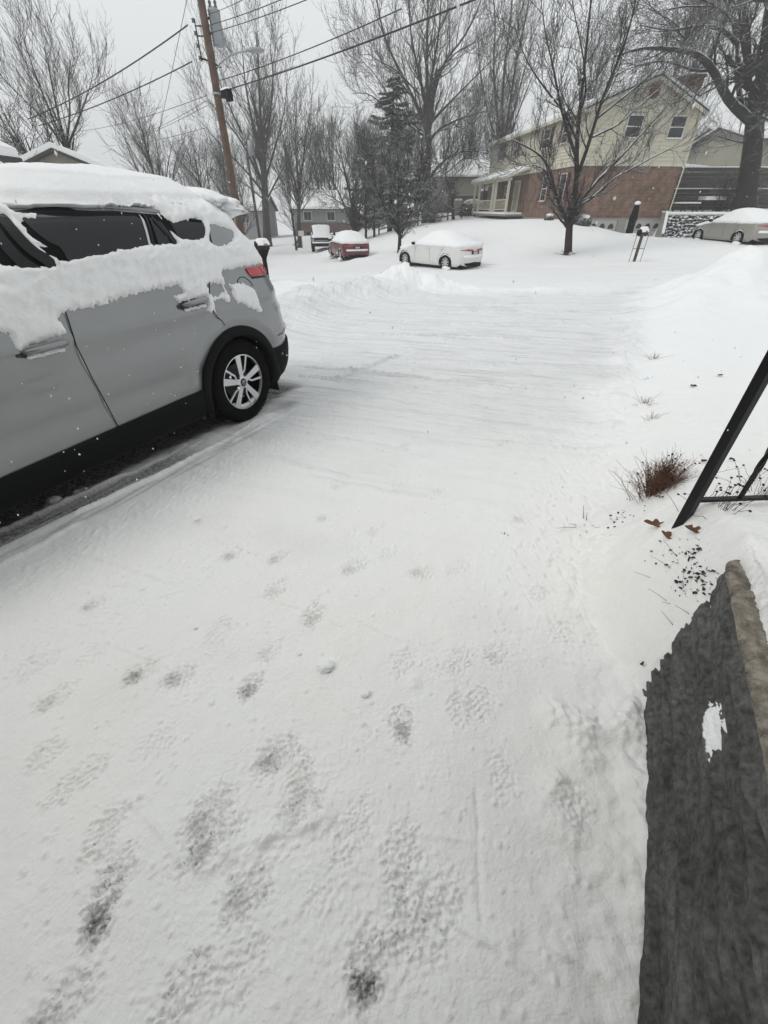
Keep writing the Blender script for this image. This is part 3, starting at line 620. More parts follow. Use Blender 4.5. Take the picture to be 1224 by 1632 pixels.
def build_suv():
    S = suvS; Mx = frame(CAR_O, YAW_CAR); WX = (0, -2.66); ZC = .365
    root = thing('parked_suv', 'silver SUV nearest the camera, thick snow on its roof and windows, bare grey doors', 'car', CAR_O)
    zs = np.array([.20,.24,.28,.32,.36,.40,.44,.48,.52,.56,.6,.64,.68,.72,.76,.8,.84,.88,.92,.96,1.0,1.03,1.06,1.08,1.10,1.13,1.16,1.2,1.25,1.3,1.36,1.42,1.48,1.54,1.57,1.60,1.62,1.64,1.66,1.68,1.695,1.705,1.713,1.719])
    g = S.shell(zs, 150, 16)
    # shoulder crease and swage line pressed into the doors
    zz = g[..., 2]; sgn = np.sign(g[..., 1])
    g[..., 1] += sgn*(.010*np.exp(-((zz-1.03)/.03)**2)-.012*np.exp(-((zz-.93-.03*g[..., 0])/.06)**2)-.010*np.exp(-((zz-.60)/.05)**2))*(np.abs(g[..., 1]) > .7)
    hau = np.exp(-((np.hypot(g[..., 0], zz-ZC)-.56)/.05)**2)*(zz > .45)   # flared haunch round the rear wheel
    g[..., 1] += sgn*.022*hau*(np.abs(g[..., 1]) > .6)
    n, m, _ = g.shape
    F = arch_cut(g, grid_faces(n, m, True), WX, ZC, .425)
    V = g.reshape(-1, 3); cap = len(V); V = np.r_[V, [[-.3, 0, 1.722]]]
    Fl = F.tolist()+[((n-1)*m+i, (n-1)*m+(i+1) % m, cap) for i in range(m)]
    body = mk('body', Mx(V), Fl, m_silver, root, True)
    # floor, wheel wells
    u = MB(Mx); u.b2((-3.1, -.78, .24), (.45, .78, .42)); u.b2((.45, -.5, .26), (.85, .5, .40)); u.b2((-2.15, -.84, .20), (-.5, .84, .24)); u.build('underbody', m_void, root)
    for x in WX:
        for sd_ in (1, -1):
            q = MB(Mx); a = np.linspace(-.35, pi+.35, 22)
            ys = np.array([.895, .60, .45])*sd_
            V = np.array([[x+.432*cos(t), y, ZC+.432*sin(t)] for y in ys for t in a]); q.add(V, grid_faces(3, 22))
            c0 = len(q.v); q.add([[x, .45*sd_, ZC]]+[[x+.43*cos(t), .45*sd_, ZC+.43*sin(t)] for t in a], [(0, i+1, i+2) for i in range(21)])
            q.build('wheel_well', m_void, root, True)
    # black lower cladding: sills and arches
    def strip_side(name, a0, a1, zlo, zhi, off, mat, sd_=1, na=60, nz=8, bulge=.0):
        aa = np.linspace(a0, a1, na); tt = np.linspace(0, 1, nz)
        lo = zlo(aa) if callable(zlo) else zlo+0*aa; hi = zhi(aa) if callable(zhi) else zhi+0*aa
        zz = lo+(hi-lo)*tt[:, None]; A_ = np.broadcast_to(aa, zz.shape)
        V = S.p(A_, zz, off*np.ones(nz)[:, None]*np.sin(np.clip(tt*1.0+.35, 0, 1)*pi/2)[:, None]+bulge*np.sin(tt*pi)[:, None])
        V = np.concatenate([S.p(aa, lo, -.05)[None], V, S.p(aa, hi, -.01)[None]]); V[..., 1] *= sd_
        q = MB(Mx); q.add(V.reshape(-1, 3), grid_faces(nz+2, na)); return q.build(name, mat, root, True)
    for sd_ in (1, -1):
        strip_side('sill_cladding', -2.26, -.40, .21, lambda a: .435+.02*(a+1.3), .014, m_black, sd_)
        strip_side('bumper_cladding', .44, 1.73 if sd_ > 0 else 1.73, lambda a: .235+.10*sst(.6, 1.0, a), lambda a: .565+.05*sst(.5, 1.0, a), .014, m_black, sd_, 70)
        for x in WX:
            a = np.linspace(-.62, pi+.55, 60); V = []
            for r_, of in ((.40, -.07), (.402, .012), (.41, .026), (.47, .024), (.482, .012), (.486, -.015)):
                px_ = x+r_*np.cos(a); pz = np.maximum(ZC+r_*np.sin(a), .18); P = S.p(px_, pz, of); V.append(P)
            V = np.array(V); V[..., 1] *= sd_; q = MB(Mx); q.add(V.reshape(-1, 3), grid_faces(6, 60)); q.build('wheel_arch', m_black, root, True)
            q = MB(Mx)
            fx = x+.43
            q.box((fx+.02, .80*sd_, .235), (.012, .20, .19), ry=-.12); q.build('mud_flap', m_black, root)
    for x in WX:
        for sd_ in (1, -1): wheel(root, Mx, x, 0.905*sd_, .365, .225, 'suv', sd_)
    # side glass and pillars (both sides)
    top = lambda x: np.interp(x, [-1.9, -1.5, -1.1, -.8, -.25, .17, .3], [1.46, 1.60, 1.648, 1.65, 1.605, 1.575, 1.52])
    def quad(a0b, a0t, a1t, a1b, zb, dz=0): return [(a0b, zb), (a0t, top(a0t)+dz), (.5*(a0t+a1t), top(.5*(a0t+a1t))+dz), (a1t, top(a1t)+dz), (a1b, zb)]
    for sd_ in (1, -1):
        Ms = Mx if sd_ > 0 else (lambda V: Mx(V*np.array([1, -1, 1])))
        for nm, q, of, mt in (('window_surround', [(-2.15, 1.24), (-1.9, 1.40), (-1.5, top(-1.5)+.02), (-1.1, top(-1.1)+.012), (-.8, top(-.8)+.012), (-.25, top(-.25)+.012), (.13, top(.13)+.01), (.165, 1.56), (.10, 1.42), (.0, 1.30), (-.1, 1.24)], .004, m_black),
                      ('front_window', [(-2.0, 1.26), (-1.80, 1.42), (-1.5, top(-1.5)-.02), (-1.285, top(-1.28)-.03), (-1.42, 1.35), (-1.46, 1.26)], .009, m_glass),
                      ('rear_door_window', quad(-1.08, -1.03, -.375, -.48, 1.28, -.012), .009, m_glass),
                      ('vent_window', quad(-.44, -.34, -.27, -.19, 1.30, -.012), .009, m_glass),
                      ('quarter_window', [(-.13, 1.33), (-.19, 1.5), (-.19, 1.585), (-.02, 1.583), (.12, 1.572), (.15, 1.55), (.10, 1.44), (.02, 1.36)], .008, m_glass)):
            b = MB(Ms); S.patch(b, q, of); b.build(nm, mt, root, False)
        for nm, pts, w, mt in (('door_pillar', [(-1.27, 1.30), (-1.185, 1.60)], .05, m_gloss), ('door_pillar', [(-1.19, 1.30), (-1.108, 1.63)], .05, m_gloss),
                            ('window_divider', [(-.505, 1.36), (-.395, 1.612)], .016, m_chrome), ('window_divider', [(-.475, 1.36), (-.36, 1.612)], .014, m_gloss), ('door_frame', [(-.235, 1.38), (-.28, 1.50), (-.325, 1.61)], .024, m_gloss)):
            b = MB(Ms); P = np.array(pts)
            for i in range(len(P)-1):
                d = P[i+1]-P[i]; d /= np.linalg.norm(d); qn = np.array([-d[1], d[0]])*w/2
                S.patch(b, [P[i]-qn, P[i+1]-qn, P[i+1]+qn, P[i]+qn], .016, .05)
            b.build(nm, mt, root)
        b = MB(Ms); S.line(b, [(-1.50, 1.63), (-1.1, 1.668), (-.7, 1.675), (-.4, 1.655), (-.1, 1.625), (.25, 1.59)], .035, .012); b.build('roof_rail', m_silver, root, True)
        b = MB(Ms); S.line(b, [(-1.245, 1.17), (-1.275, 1.07), (-1.292, .99), (-1.285, .8), (-1.242, .43)], .0065, .0125, 30)
        b.build('front_door_gap', m_void, root)
        b = MB(Ms); S.line(b, [(-.10, 1.2), (-.175, 1.09), (-.185, 1.0), (-.162, .95), (-.13, .92), (-.106, .88)], .007, .012)
        b.build('rear_door_gap', m_void, root)
        for ac in (-1.455, -.335):
            h = MB(Ms); zc = 1.018 if ac < -1 else 1.078
            h.tube(S.p(np.linspace(ac-.125, ac+.125, 13), zc+.004*np.linspace(-1, 1, 13), np.array([.012, .032, .045, .050, .052, .053, .053, .053, .052, .050, .045, .036, .014])), [.008, .013, .016, .017, .0175, .0175, .0175, .0175, .0175, .018, .019, .018, .010], 10)
            h.build('door_handle', m_silver, root, True)
            h = MB(Ms); S.patch(h, [(ac-.09+.075*cos(t), zc-.006+.034*sin(t)) for t in np.linspace(pi/2, 1.5*pi, 8)]+[(ac+.02+.075*cos(t), zc-.006+.034*sin(t)) for t in np.linspace(-pi/2, pi/2, 8)], .007, .03); h.build('handle_recess', m_alloydark, root)
            if sd_ > 0:
                h = MB(Ms)
                for k in range(9): h.blob(tuple(S.p(ac-.10+.022*k, zc-.028-.006*random.random(), .012)), (.018, .012, .010), k, 6, .4)
                h.build('handle_snow', m_carsnow, root, True)
        tl_ = MB(Ms); S.patch(tl_, [(.34, 1.250), (.345, 1.21), (.37, 1.175), (.52, 1.165), (.66, 1.15), (.80, 1.11), (1.0, 1.08), (1.02, 1.14), (1.0, 1.235), (.8, 1.27), (.5, 1.262)], .012, .03); tl_.build('tail_light', m_red, root, False)
        tl2 = MB(Ms); S.line(tl2, [(.37, 1.166), (.52, 1.157), (.66, 1.142), (.80, 1.10), (.98, 1.07)], .014, .008); tl2.build('lamp_trim', m_gloss, root)
    b = MB(Mx); t = np.linspace(.10, 2.9, 18); S.line(b, [(.255+.09*cos(k), 1.10+.085*sin(k)) for k in t], .006, .0035, 3); b.build('fuel_flap', m_void, root)
    b = MB(Mx); S.line(b, [(.44, .66), (.56, .665), (.75, .72), (.9, .75)], .006, .008); b.build('bumper_gap', m_void, root)
    b = MB(Mx)
    for sd_ in (1, -1): pass
    # rear wiper window and spoiler, visible from behind
    S.patch(b, [(1.22, 1.22), (1.24, 1.50), (1.10, 1.52), (1.0, 1.50), (.98, 1.24)], .006); b.build('rear_window', m_glass, root)
    # --- snow clinging to the side
    def side_snow(sd_):
        A_ = np.arange(-2.35, 1.28, .0105); zz = np.arange(.60, 1.73, .0105); AA, ZZ = np.meshgrid(A_, zz)
        wob = lambda s0, k: k*fbm(AA/.05, ZZ/.05, s0, 3)
        low = np.interp(AA, *np.array(sorted(LOW)).T) if False else None
        poly = LOW+[(1.4, 1.15), (1.4, 1.9), (-2.6, 1.9), (-2.6, 1.17)]
        d = sdist(AA, ZZ, poly); d = np.maximum(d, sdist(AA, ZZ, BLOB))
        d = np.maximum(d, sdist(AA, ZZ, [(.66, .90), (.74, .80), (.86, .70), (1.1, .66), (1.5, .72), (1.5, 1.3), (.88, 1.06), (.76, .98)]))
        for h in HOLES: d = np.minimum(d, -sdist(AA, ZZ, h))
        d = d+wob(101, .006)+(.010+.012*sst(1.32, 1.20, ZZ))*fbm((AA*.35-ZZ*.95)/.075, (ZZ*.35+AA*.95)/.020, 102, 3)*sst(.06, .0, d)
        edge = sst(0, .028, d)
        lowt = np.interp(ZZ, [.9, 1.2, 1.42, 1.5, 1.62, 1.70], [.014, .026, .034, .018, .030, .065])
        str_ = fbm((AA*.75+ZZ*.65)/.11, (ZZ*.75-AA*.5)/.028, 103, 3)
        fine = fbm((AA+ZZ*.5)/.03, (ZZ-AA*.3)/.012, 105, 2)
        th = edge*(lowt*(1+.45*fbm(AA/.20, ZZ/.10, 109, 2)+.25*str_)+.0065*str_+.0022*fine+.006*fbm(AA/.25, ZZ/.12, 107, 2))
        off = np.where(d > 0, th, -.02)
        P = S.p(AA, ZZ, off); P[..., 1] *= sd_
        n_, m_ = AA.shape; F = grid_faces(n_, m_); keep = (d.ravel()[F] > -.012).any(1)
        F = F[keep]; u_, inv = np.unique(F.ravel(), return_inverse=True)
        mk('snow_cover', Mx(P.reshape(-1, 3)[u_]), inv.reshape(-1, 4), m_carsnow, root, True)
    side_snow(1); side_snow(-1)
    # --- snow on the roof
    zr = np.concatenate([np.linspace(1.655, 1.70, 14), np.linspace(1.703, 1.7199, 12)])
    G_ = []
    ns, nc = 190, 26
    for i, z in enumerate(zr):
        f_ = i/(len(zr)-1); P = S.p(S.cols(z, ns, nc), z, 0)
        G_.append(P)
    G_ = np.array(G_); m = G_[:, ::-1].copy(); m[..., 1] *= -1; G_ = np.concatenate([G_, m[:, 1:-1]], 1)
    edgew = sst(0, .95, (np.arange(len(zr))/(len(zr)-1)))[:, None]
    hgt = .055+.13*edgew
    x_, y_ = G_[..., 0], G_[..., 1]
    hgt = hgt*(1+.10*fbm(x_/.5, y_/.4, 111, 2))+.006*fbm((x_+y_)/.11, (y_-x_)/.05, 113, 3)
    rad = np.stack([x_+.3, y_*2.2, 0*x_], -1); rad /= np.linalg.norm(rad, axis=-1, keepdims=True)+1e-6
    out = (.022+.012*fbm(x_/.09, y_/.09, 115, 2))*(1-edgew)
    G2 = G_+rad*out[..., None]; G2[..., 2] += hgt
    G2[..., 2] -= (1-edgew)**3*(.034+.014*fbm(x_/.10, y_/.10, 116, 3)+.012*fbm(x_/.02, y_/.02, 118, 2))
    strk = fbm((x_*.8+y_*.6)/.16, (y_*.8-x_*.6)/.035, 119, 3); G2[..., 2] += .006*strk*edgew
    # rear lip bulging off the spoiler
    lipm = np.exp(-((x_-np.max(x_, axis=1, keepdims=True))/.10)**2)*(1-edgew)
    G2[..., 0] += .05*lipm*(1+.5*fbm(y_/.15, 0*y_, 117, 2)); 
    base_ = G_[0:1].copy(); base_[..., 2] = G2[0:1, :, 2]-.02; base_ += rad[0:1]*-.03
    G3 = np.concatenate([base_, G2]); n_, m_ = G3.shape[:2]
    F = grid_faces(n_, m_, True).tolist(); V = np.r_[G3.reshape(-1, 3), [[-.3, 0, 1.91]]]
    F += [((n_-1)*m_+i, (n_-1)*m_+(i+1) % m_, len(V)-1) for i in range(m_)]
    mk('roof_snow', Mx(V), F, m_carsnow, root, True)
    l = MB(Mx)
    l.blob((.62, .0, 1.655), (.17, .66, .10), 3, 18, .16); l.blob((.44, .0, 1.72), (.22, .62, .10), 5, 18, .12); l.build('spoiler_snow', m_carsnow, root, True)
build_suv()
# ------------------------------------------------------------------ other parked cars
def sheet(S, name, root, Mx, a0, a1, zlo, zhi, off, mat, sd_=1, na=40, nz=8):
    aa = np.linspace(a0, a1, na); t = np.linspace(0, 1, nz)[:, None]; zz = zlo+(zhi-zlo)*t+0*aa
    V = np.concatenate([S.p(aa, zlo+0*aa, -.02)[None], S.p(aa+0*zz, zz, off), S.p(aa, zhi+0*aa, -.02)[None]]); V[..., 1] *= sd_
    q = MB(Mx); q.add(V.reshape(-1, 3), grid_faces(nz+2, na)); return q.build(name, mat, root, True)
def sedan(name, label, cat, loc, yaw, paint, white=False, group=None, h=1.0, glassy=.0, tail=True, plate=None, deep=.10):
    """loc: ground at the rear axle middle; yaw: heading of the rear"""
    o = np.array([loc[0], loc[1], loc[2]-deep]); Mx = frame(o, yaw); root = thing(name, label, cat, (loc[0], loc[1], loc[2]), group)
    S = Shape([.18,.28,.45,.62,.75,.88,.95,1.0,1.03,1.07,1.14,1.25,1.34,1.39,1.425,1.445,1.455],
              [.80,.86,.885,.89,.888,.875,.86,.84,.82,.79,.75,.68,.61,.54,.44,.28,.02],
              [.86,1.0,1.04,1.05,1.03,1.0,.99,.97,.90,.55,.36,.12,-.08,-.2,-.35,-.5,-.9],
              [-3.35,-3.5,-3.55,-3.50,-3.32,-2.80,-2.35,-2.2,-2.12,-2.05,-1.92,-1.72,-1.55,-1.45,-1.3,-1.1,-.9], LC=.42, LF=.7)
    zs = np.array([.18,.22,.28,.35,.42,.48,.55,.62,.68,.75,.80,.85,.88,.92,.95,.98,1.0,1.02,1.03,1.05,1.07,1.10,1.14,1.19,1.25,1.30,1.34,1.37,1.39,1.41,1.425,1.437,1.445,1.45,1.454])
    g = S.shell(zs, 90, 14); n, m, _ = g.shape; WX = (0, -2.68); ZC = .32
    F = arch_cut(g, grid_faces(n, m, True), WX, ZC, .365); V = g.reshape(-1, 3); V = np.r_[V, [[-.9, 0, 1.457]]]
    F = F.tolist()+[((n-1)*m+i, (n-1)*m+(i+1) % m, len(V)-1) for i in range(m)]
    mk('body', Mx(V), F, paint, root, True)
    u = MB(Mx); u.b2((-3.2, -.76, .16), (.85, .76, .40)); u.b2((-2.2, -.8, .15), (-.5, .8, .24)); u.b2((.55, -.66, .15), (.86, .66, .30)); u.build('underbody', m_void, root)
    for x in WX:
        for sd_ in (1, -1):
            q = MB(Mx); a = np.linspace(-.3, pi+.3, 18); V = [[x+r_*cos(t), y*sd_, ZC+r_*sin(t)] for r_, y in ((.385, .888), (.355, .885), (.355, .5), (.02, .5)) for t in a]
            q.add(V, grid_faces(4, 18)); q.build('wheel_well', m_void, root, True)
            wheel(root, Mx, x, .87*sd_, .32, .2, 'plain', sd_, False)
            # snow resting on top of the tyre in the arch
            q = MB(Mx); q.tube([(x+.335*cos(t), .86*sd_, ZC+.335*sin(t)) for t in np.linspace(.7, pi-.7, 9)], [.008, .02, .024, .026, .026, .026, .024, .02, .008], 6); q.build('arch_snow', m_farsnow, root, True)
    for sd_ in (1, -1):
        Ms = Mx if sd_ > 0 else (lambda V: Mx(V*np.array([1, -1, 1])))
        b = MB(Ms); S.patch(b, [(.72, .86), (.86, .81), (1.02, .80), (1.12, .80), (1.14, .86), (1.0, .885)], .01, .04); b.build('tail_light', m_red, root)
        for nm, P in (('door_gap', [(-1.95, .97), (-2.0, .6), (-1.95, .35)]), ('door_gap', [(-1.0, .99), (-1.0, .6), (-.98, .3)]), ('door_gap', [(-.05, .98), (-.25, .78), (-.42, .55), (-.45, .32)])):
            b = MB(Ms); S.line(b, P, .012, .003, 6); b.build(nm, m_void, root)
        for ac in (-1.15, -.25):
            b = MB(Ms); b.tube(S.p(np.linspace(ac-.1, ac+.1, 7), .86, np.array([.01, .03, .04, .04, .04, .03, .01])), .013, 6); b.build('door_handle', paint, root, True)
        b = MB(Ms); b.tube([(-2.0, .80, .95), (-2.0, .93, .99)], .02, 6); b.blob((-2.0, 1.0, 1.02), (.06, .11, .08), 2, 8, .08); mi = b.build('wing_mirror', m_black if white or not white else paint, root, True)
        b = MB(Ms); b.blob((-2.0, 1.0, 1.085), (.06, .10, .035), 4, 8, .2); b.build('mirror_snow', m_farsnow, mi, True)
    # tail: plate, bumper underside, badge strip
    b = MB(Mx); b.b2((1.012, -.26, .68), (1.045, .26, .80)); b.build('plate_recess', m_black, root)
    if plate:
        b = MB(Mx); b.b2((1.04, -.15, .69), (1.052, .15, .78)); b.build('number_plate', m_plate, root)
    b = MB(Mx); S.patch(b, [(.95, .20), (.9, .36), (1.32, .37), (1.37, .20)], .012); b.build('rear_valance', m_black, root)
    b = MB(lambda V: Mx(V*np.array([1, -1, 1]))); S.patch(b, [(.95, .20), (.9, .36), (1.32, .37), (1.37, .20)], .012); b.build('rear_valance', m_black, root)
    # snow over the whole top
    zr = np.concatenate([np.linspace(.70, .89, 12), np.linspace(.90, 1.07, 12), np.linspace(1.09, 1.40, 16), np.linspace(1.41, 1.454, 10)])
    G_ = S.shell(zr, 120, 16); x_, y_ = G_[..., 0], G_[..., 1]
    low = np.interp(x_, [-3.3, -2.3, -1.9, .6, .95], [.66, .84, .89, .90, .93])+.05*fbm(np.arange(G_.shape[1])/9, 0*np.arange(G_.shape[1]), int(loc[0]*7) % 90+120, 3)[None, :]
    # a rear edge of the boot lid and the flanks show bare paint lower down
    th = sst(low+.0, low+.05, G_[..., 2]+.02*(np.abs(y_) < .5))
    off = th*(.05+.03*fbm(x_/.3, y_/.3, 131, 3))-.03*(1-th)
    rad = np.stack([np.where(x_ > -.2, x_+.2, np.where(x_ < -2, x_+2, 0))*.6, y_*1.2, 0*x_+.25], -1); rad /= np.linalg.norm(rad, axis=-1, keepdims=True)+1e-6
    G2 = G_+rad*off[..., None]; G2[..., 2] += np.where(th > .02, .055*th*sst(.0, .10, G_[..., 2]-low), 0)
    n, m = G2.shape[:2]; V = np.r_[G2.reshape(-1, 3), [[-.9, 0, 1.53]]]
    F = grid_faces(n, m, True).tolist()+[((n-1)*m+i, (n-1)*m+(i+1) % m, len(V)-1) for i in range(m)]
    mk('snow_cover', Mx(V), F, m_farsnow, root, True)
    # snow ledge on the bumper
    b = MB(Mx); a_ = np.linspace(-.72, .72, 21); P = [(1.03-.10*(abs(y)/.72)**3, y, .60) for y in a_]; b.tube(P, [.02]+[.055+.012*pn(y*4, 0, 5) for y in a_[1:-1]]+[.02], 8)
    b.build('bumper_snow', m_farsnow, root, True)
    # drifts against the wheels
    b = MB(Mx)
    for x in WX:
        b.blob((x+.16, .92, deep-.03), (.24, .14, .10), 7, 12, .3)
    b.build('wheel_drift', m_farsnow, root, True)
    return root
m_white = M("white_paint", (.66, .665, .65), .3, coat=.4)
m_maroon = M("maroon_paint", (.10, .014, .018), .35, coat=.4, var=.15, scale=9)
m_champ = M("champagne_paint", (.30, .295, .265), .35, metal=.3, coat=.3)
m_plate = M("number_plate", (.45, .47, .5), .5, var=.3, scale=30)
wx, wy = 3.5, 22.9
sedan('parked_car', 'white saloon under smooth snow, parked across the street beyond the driveway', 'car', (wx, wy, zg(wx, wy)), R(138), m_white, True, plate=True, deep=.12)
sedan('parked_car', 'maroon hatchback with snow on its roof and a snow ledge on the rear bumper', 'car', (-2.0, 31.2, zg(-2.0, 31.2)), R(160), m_maroon, plate=True, deep=.10)
gx_, gy_ = 18.95, 25.3
sedan('parked_car', 'champagne saloon at the right edge, snow over its roof, before the rough stone wall', 'car', (gx_, gy_, zg(gx_, gy_)), R(172), m_champ, deep=.10)
o_ = sedan('parked_car', 'pale car half hidden behind the utility pole, far left of the street', 'car', (-17.5, 52, zg(-17.5, 52)), R(150), m_champ, deep=.10)
# ---- black fronted pickup
def truck():
    loc = np.array([-5.35, 42.6, zg(-5.35, 42.6)]); Mx = frame(loc-np.array([0, 0, .12]), R(-9))
    # local x to the back of the truck, nose at x=0
    root = thing('pickup_truck', 'boxy dark pickup facing the camera, snow on bonnet and windscreen, behind the maroon hatchback', 'pickup truck', loc)
    p = M("black_paint", (.018, .019, .02), .35, coat=.3)
    b = MB(Mx); b.prism([(0, .55), (0, 1.08), (.12, 1.14), (1.35, 1.18), (5.3, 1.14), (5.3, .5), (0, .5)], -.96, .96, lambda u, v, w: (u, w, v)); b.build('body', p, root)
    b = MB(Mx); b.prism([(1.3, 1.15), (1.95, 1.78), (2.2, 1.84), (3.3, 1.84), (3.6, 1.15)], -.80, .80, lambda u, v, w: (u, w, v)); b.build('cab', p, root)
    b = MB(Mx); b.b2((-.06, -.72, .72), (.02, .72, 1.02)); b.build('grille', m_black, root)
    b = MB(Mx); b.b2((-.085, -.66, .89), (-.055, .66, .925)); b.build('grille_bar', m_chrome, root)
    for sy in (1, -1):
        b = MB(Mx); b.b2((-.05, sy*.84-.11, .80), (.06, sy*.84+.11, 1.02)); b.build('headlight', M("lamp_glass", (.35, .37, .38), .15) if sy == 1 else bpy.data.materials['lamp_glass'], root)
        b = MB(Mx); b.tube([(1.5, sy*.9, 1.25), (1.48, sy*1.05, 1.28)], .03, 6); b.box((1.46, sy*1.14, 1.33), (.10, .20, .26), top=.85); b.build('wing_mirror', m_black, root)
        for x in (.95, 4.3):
            wheel(root, Mx, x, sy*.96, .39, .26, 'plain', sy, False)
            b = MB(Mx); b.lathe([(.44, 0), (.44, .02*sy), (.0, .02*sy)], (x, .955*sy, .42), 'y', 20); b.build('wheel_well', m_void, root)
        b = MB(Mx); b.prism([(2.0, 1.22), (2.3, 1.72), (3.2, 1.72), (3.4, 1.22)], sy*.80, sy*.815, lambda u, v, w: (u, w, v)); b.build('side_window', m_glass, root)
    b = MB(Mx); b.box((-.16, 0, .60), (.24, 1.90, .26)); b.build('front_bumper', m_black, root)
    b = MB(Mx); b.box((-.17, 0, .765), (.25, 1.86, .09), top=.9); b.build('bumper_snow', m_farsnow, root, True)
    b = MB(Mx); n = 14; aa = np.linspace(0, 1, n); pr = [(.0, 1.11), (.05, 1.19), (.4, 1.24), (1.2, 1.27), (1.45, 1.36), (1.92, 1.84), (2.15, 1.93), (2.7, 1.96), (3.35, 1.93), (3.5, 1.80)]
    V = [];
    for (x, z) in pr:
        for t in np.linspace(-1, 1, 15):
            hw = .93 if x < 1.4 else .80; e_ = abs(t)**6; V.append((x, t*hw, z-.10*e_+.02*pn(x*3, t*3, 9)))
    b.add(V, grid_faces(len(pr), 15)); b.build('snow_cover', m_farsnow, root, True)
    b = MB(Mx); b.box((4.4, 0, 1.2), (1.7, 1.8, .16), top=.92); b.build('bed_snow', m_farsnow, root, True)
truck()

# ------------------------------------------------------------------ brick and clapboard house
m_brick = brick_mat("red_brick", (.135, .070, .046), (.20, .112, .075), (.26, .22, .19))
m_brick2 = brick_mat("brown_brick", (.085, .05, .04), (.11, .065, .05), (.13, .11, .10))
m_siding = M("cream_clapboard", (.58, .555, .45), .6, var=.05, scale=4, bump=.1)
m_trim = M("cream_trim", (.60, .58, .48), .55)
m_shut = M("brick_red_shutter", (.10, .028, .025), .6)
m_pane = M("window_pane", (.02, .024, .028), .12)
m_sash = M("white_sash", (.62, .62, .58), .5)
m_conc = M("grey_concrete", (.28, .27, .25), .9, var=.12, scale=3)
m_door = M("pale_green_door", (.28, .29, .20), .5)
m_gdoor = M("garage_door_paint", (.42, .42, .40), .6)
m_roof = M("shingle", (.06, .058, .055), .95)
m_wood = M("weathered_wood", (.075, .065, .055), .95, var=.35, scale=6, bump=.4, bscale=20)
m_dkwood = snow_on_top(M("dark_timber", (.055, .05, .045), .95, var=.3, scale=5, bump=.4, bscale=12), .55, .3)
HC = np.array([12.6, 34.9, 0.]); fa = np.array([-.103, .995, 0]); fb = np.array([.995, .103, 0]); UZ = np.array([0, 0, 1.])
LA, LB, Z0, ZB, ZE, ZP = 18.6, 7.35, 1.0, 3.90, 6.55, 7.95
def HM(V): V = np.asarray(V, float).reshape(-1, 3); return HC+V[:, 0:1]*fa+V[:, 1:2]*fb+V[:, 2:3]*UZ   # (a along facade, b across gable, z)
house = thing('brick_house', 'two storey house, cream clapboard above red brick, snowy roof, arched garage door lights', 'house', tuple(HC+UZ*Z0))
b = MB(HM); b.b2((0, 0, Z0), (LA, LB, ZB-.02)); b.build('brick_wall', m_brick, house)
b = MB(HM); b.b2((.03, .03, -.6), (LA-.03, LB-.03, Z0)); b.build('foundation', m_conc, house)
def clap(name, p0, p1, z0, z1, nrm, top=None, step=.19):
    """clapboards between two plan points; top(t) gives the height limit at fraction t"""
    b = MB(HM); p0 = np.array(p0, float); p1 = np.array(p1, float); n = int((z1-z0)/step)
    for i in range(n+12):
        za, zb = z0+i*step, z0+(i+1)*step
        t0, t1 = 0, 1
        if top is not None:
            ts = np.linspace(0, 1, 201); ok = ts[top(ts) > za+.01]
            if len(ok) == 0: break
            t0, t1 = ok[0], ok[-1]
        elif za >= z1-.01: break
        q0, q1 = p0+(p1-p0)*t0, p0+(p1-p0)*t1; o1 = nrm*.055; o2 = nrm*.010
        V = [(*(q0+o1), za), (*(q1+o1), za), (*(q1+o2), zb), (*(q0+o2), zb), (*(q0-nrm*.02), za), (*(q1-nrm*.02), za)]
        b.add(V, [(0, 1, 2, 3), (4, 5, 1, 0)])
    return b.build(name, m_siding, house)
cw = MB(HM); cw.b2((.02, .02, ZB-.02), (LA-.02, LB-.02, ZE)); 
cw.prism([(.02, ZE), (LB/2, ZP-.12), (LB-.02, ZE)], .02, LA-.02, lambda u, v, w: (w, u, v)); cw.build('upper_wall', m_siding, house)
clap('front_clapboard', (0, 0), (LA, 0), ZB, ZE, np.array([0, -1.]))
pk = .53
rake = lambda t: np.where(t < pk, ZE+(ZP-ZE)*t/pk, ZE+(ZP-ZE)*(1-t)/(1-pk))
clap('gable_clapboard', (0, 0), (0, LB), ZB, ZP, np.array([-1., 0]), rake)
for (a0, b0) in ((0, 0), (LA, 0), (0, LB)):
    b = MB(HM); b.box((a0-(.02 if a0 == 0 else -.02), b0+(-.02 if b0 == 0 else .02), (ZB+ZE)/2), (.14, .14, ZE-ZB)); b.build('corner_board', m_trim, house)
b = MB(HM); b.box((-.03, LB/2, ZB-.03), (.10, LB+.1, .12)); b.box((LA/2, -.03, ZB-.03), (LA, .10, .12)); b.build('band_board', m_trim, house)
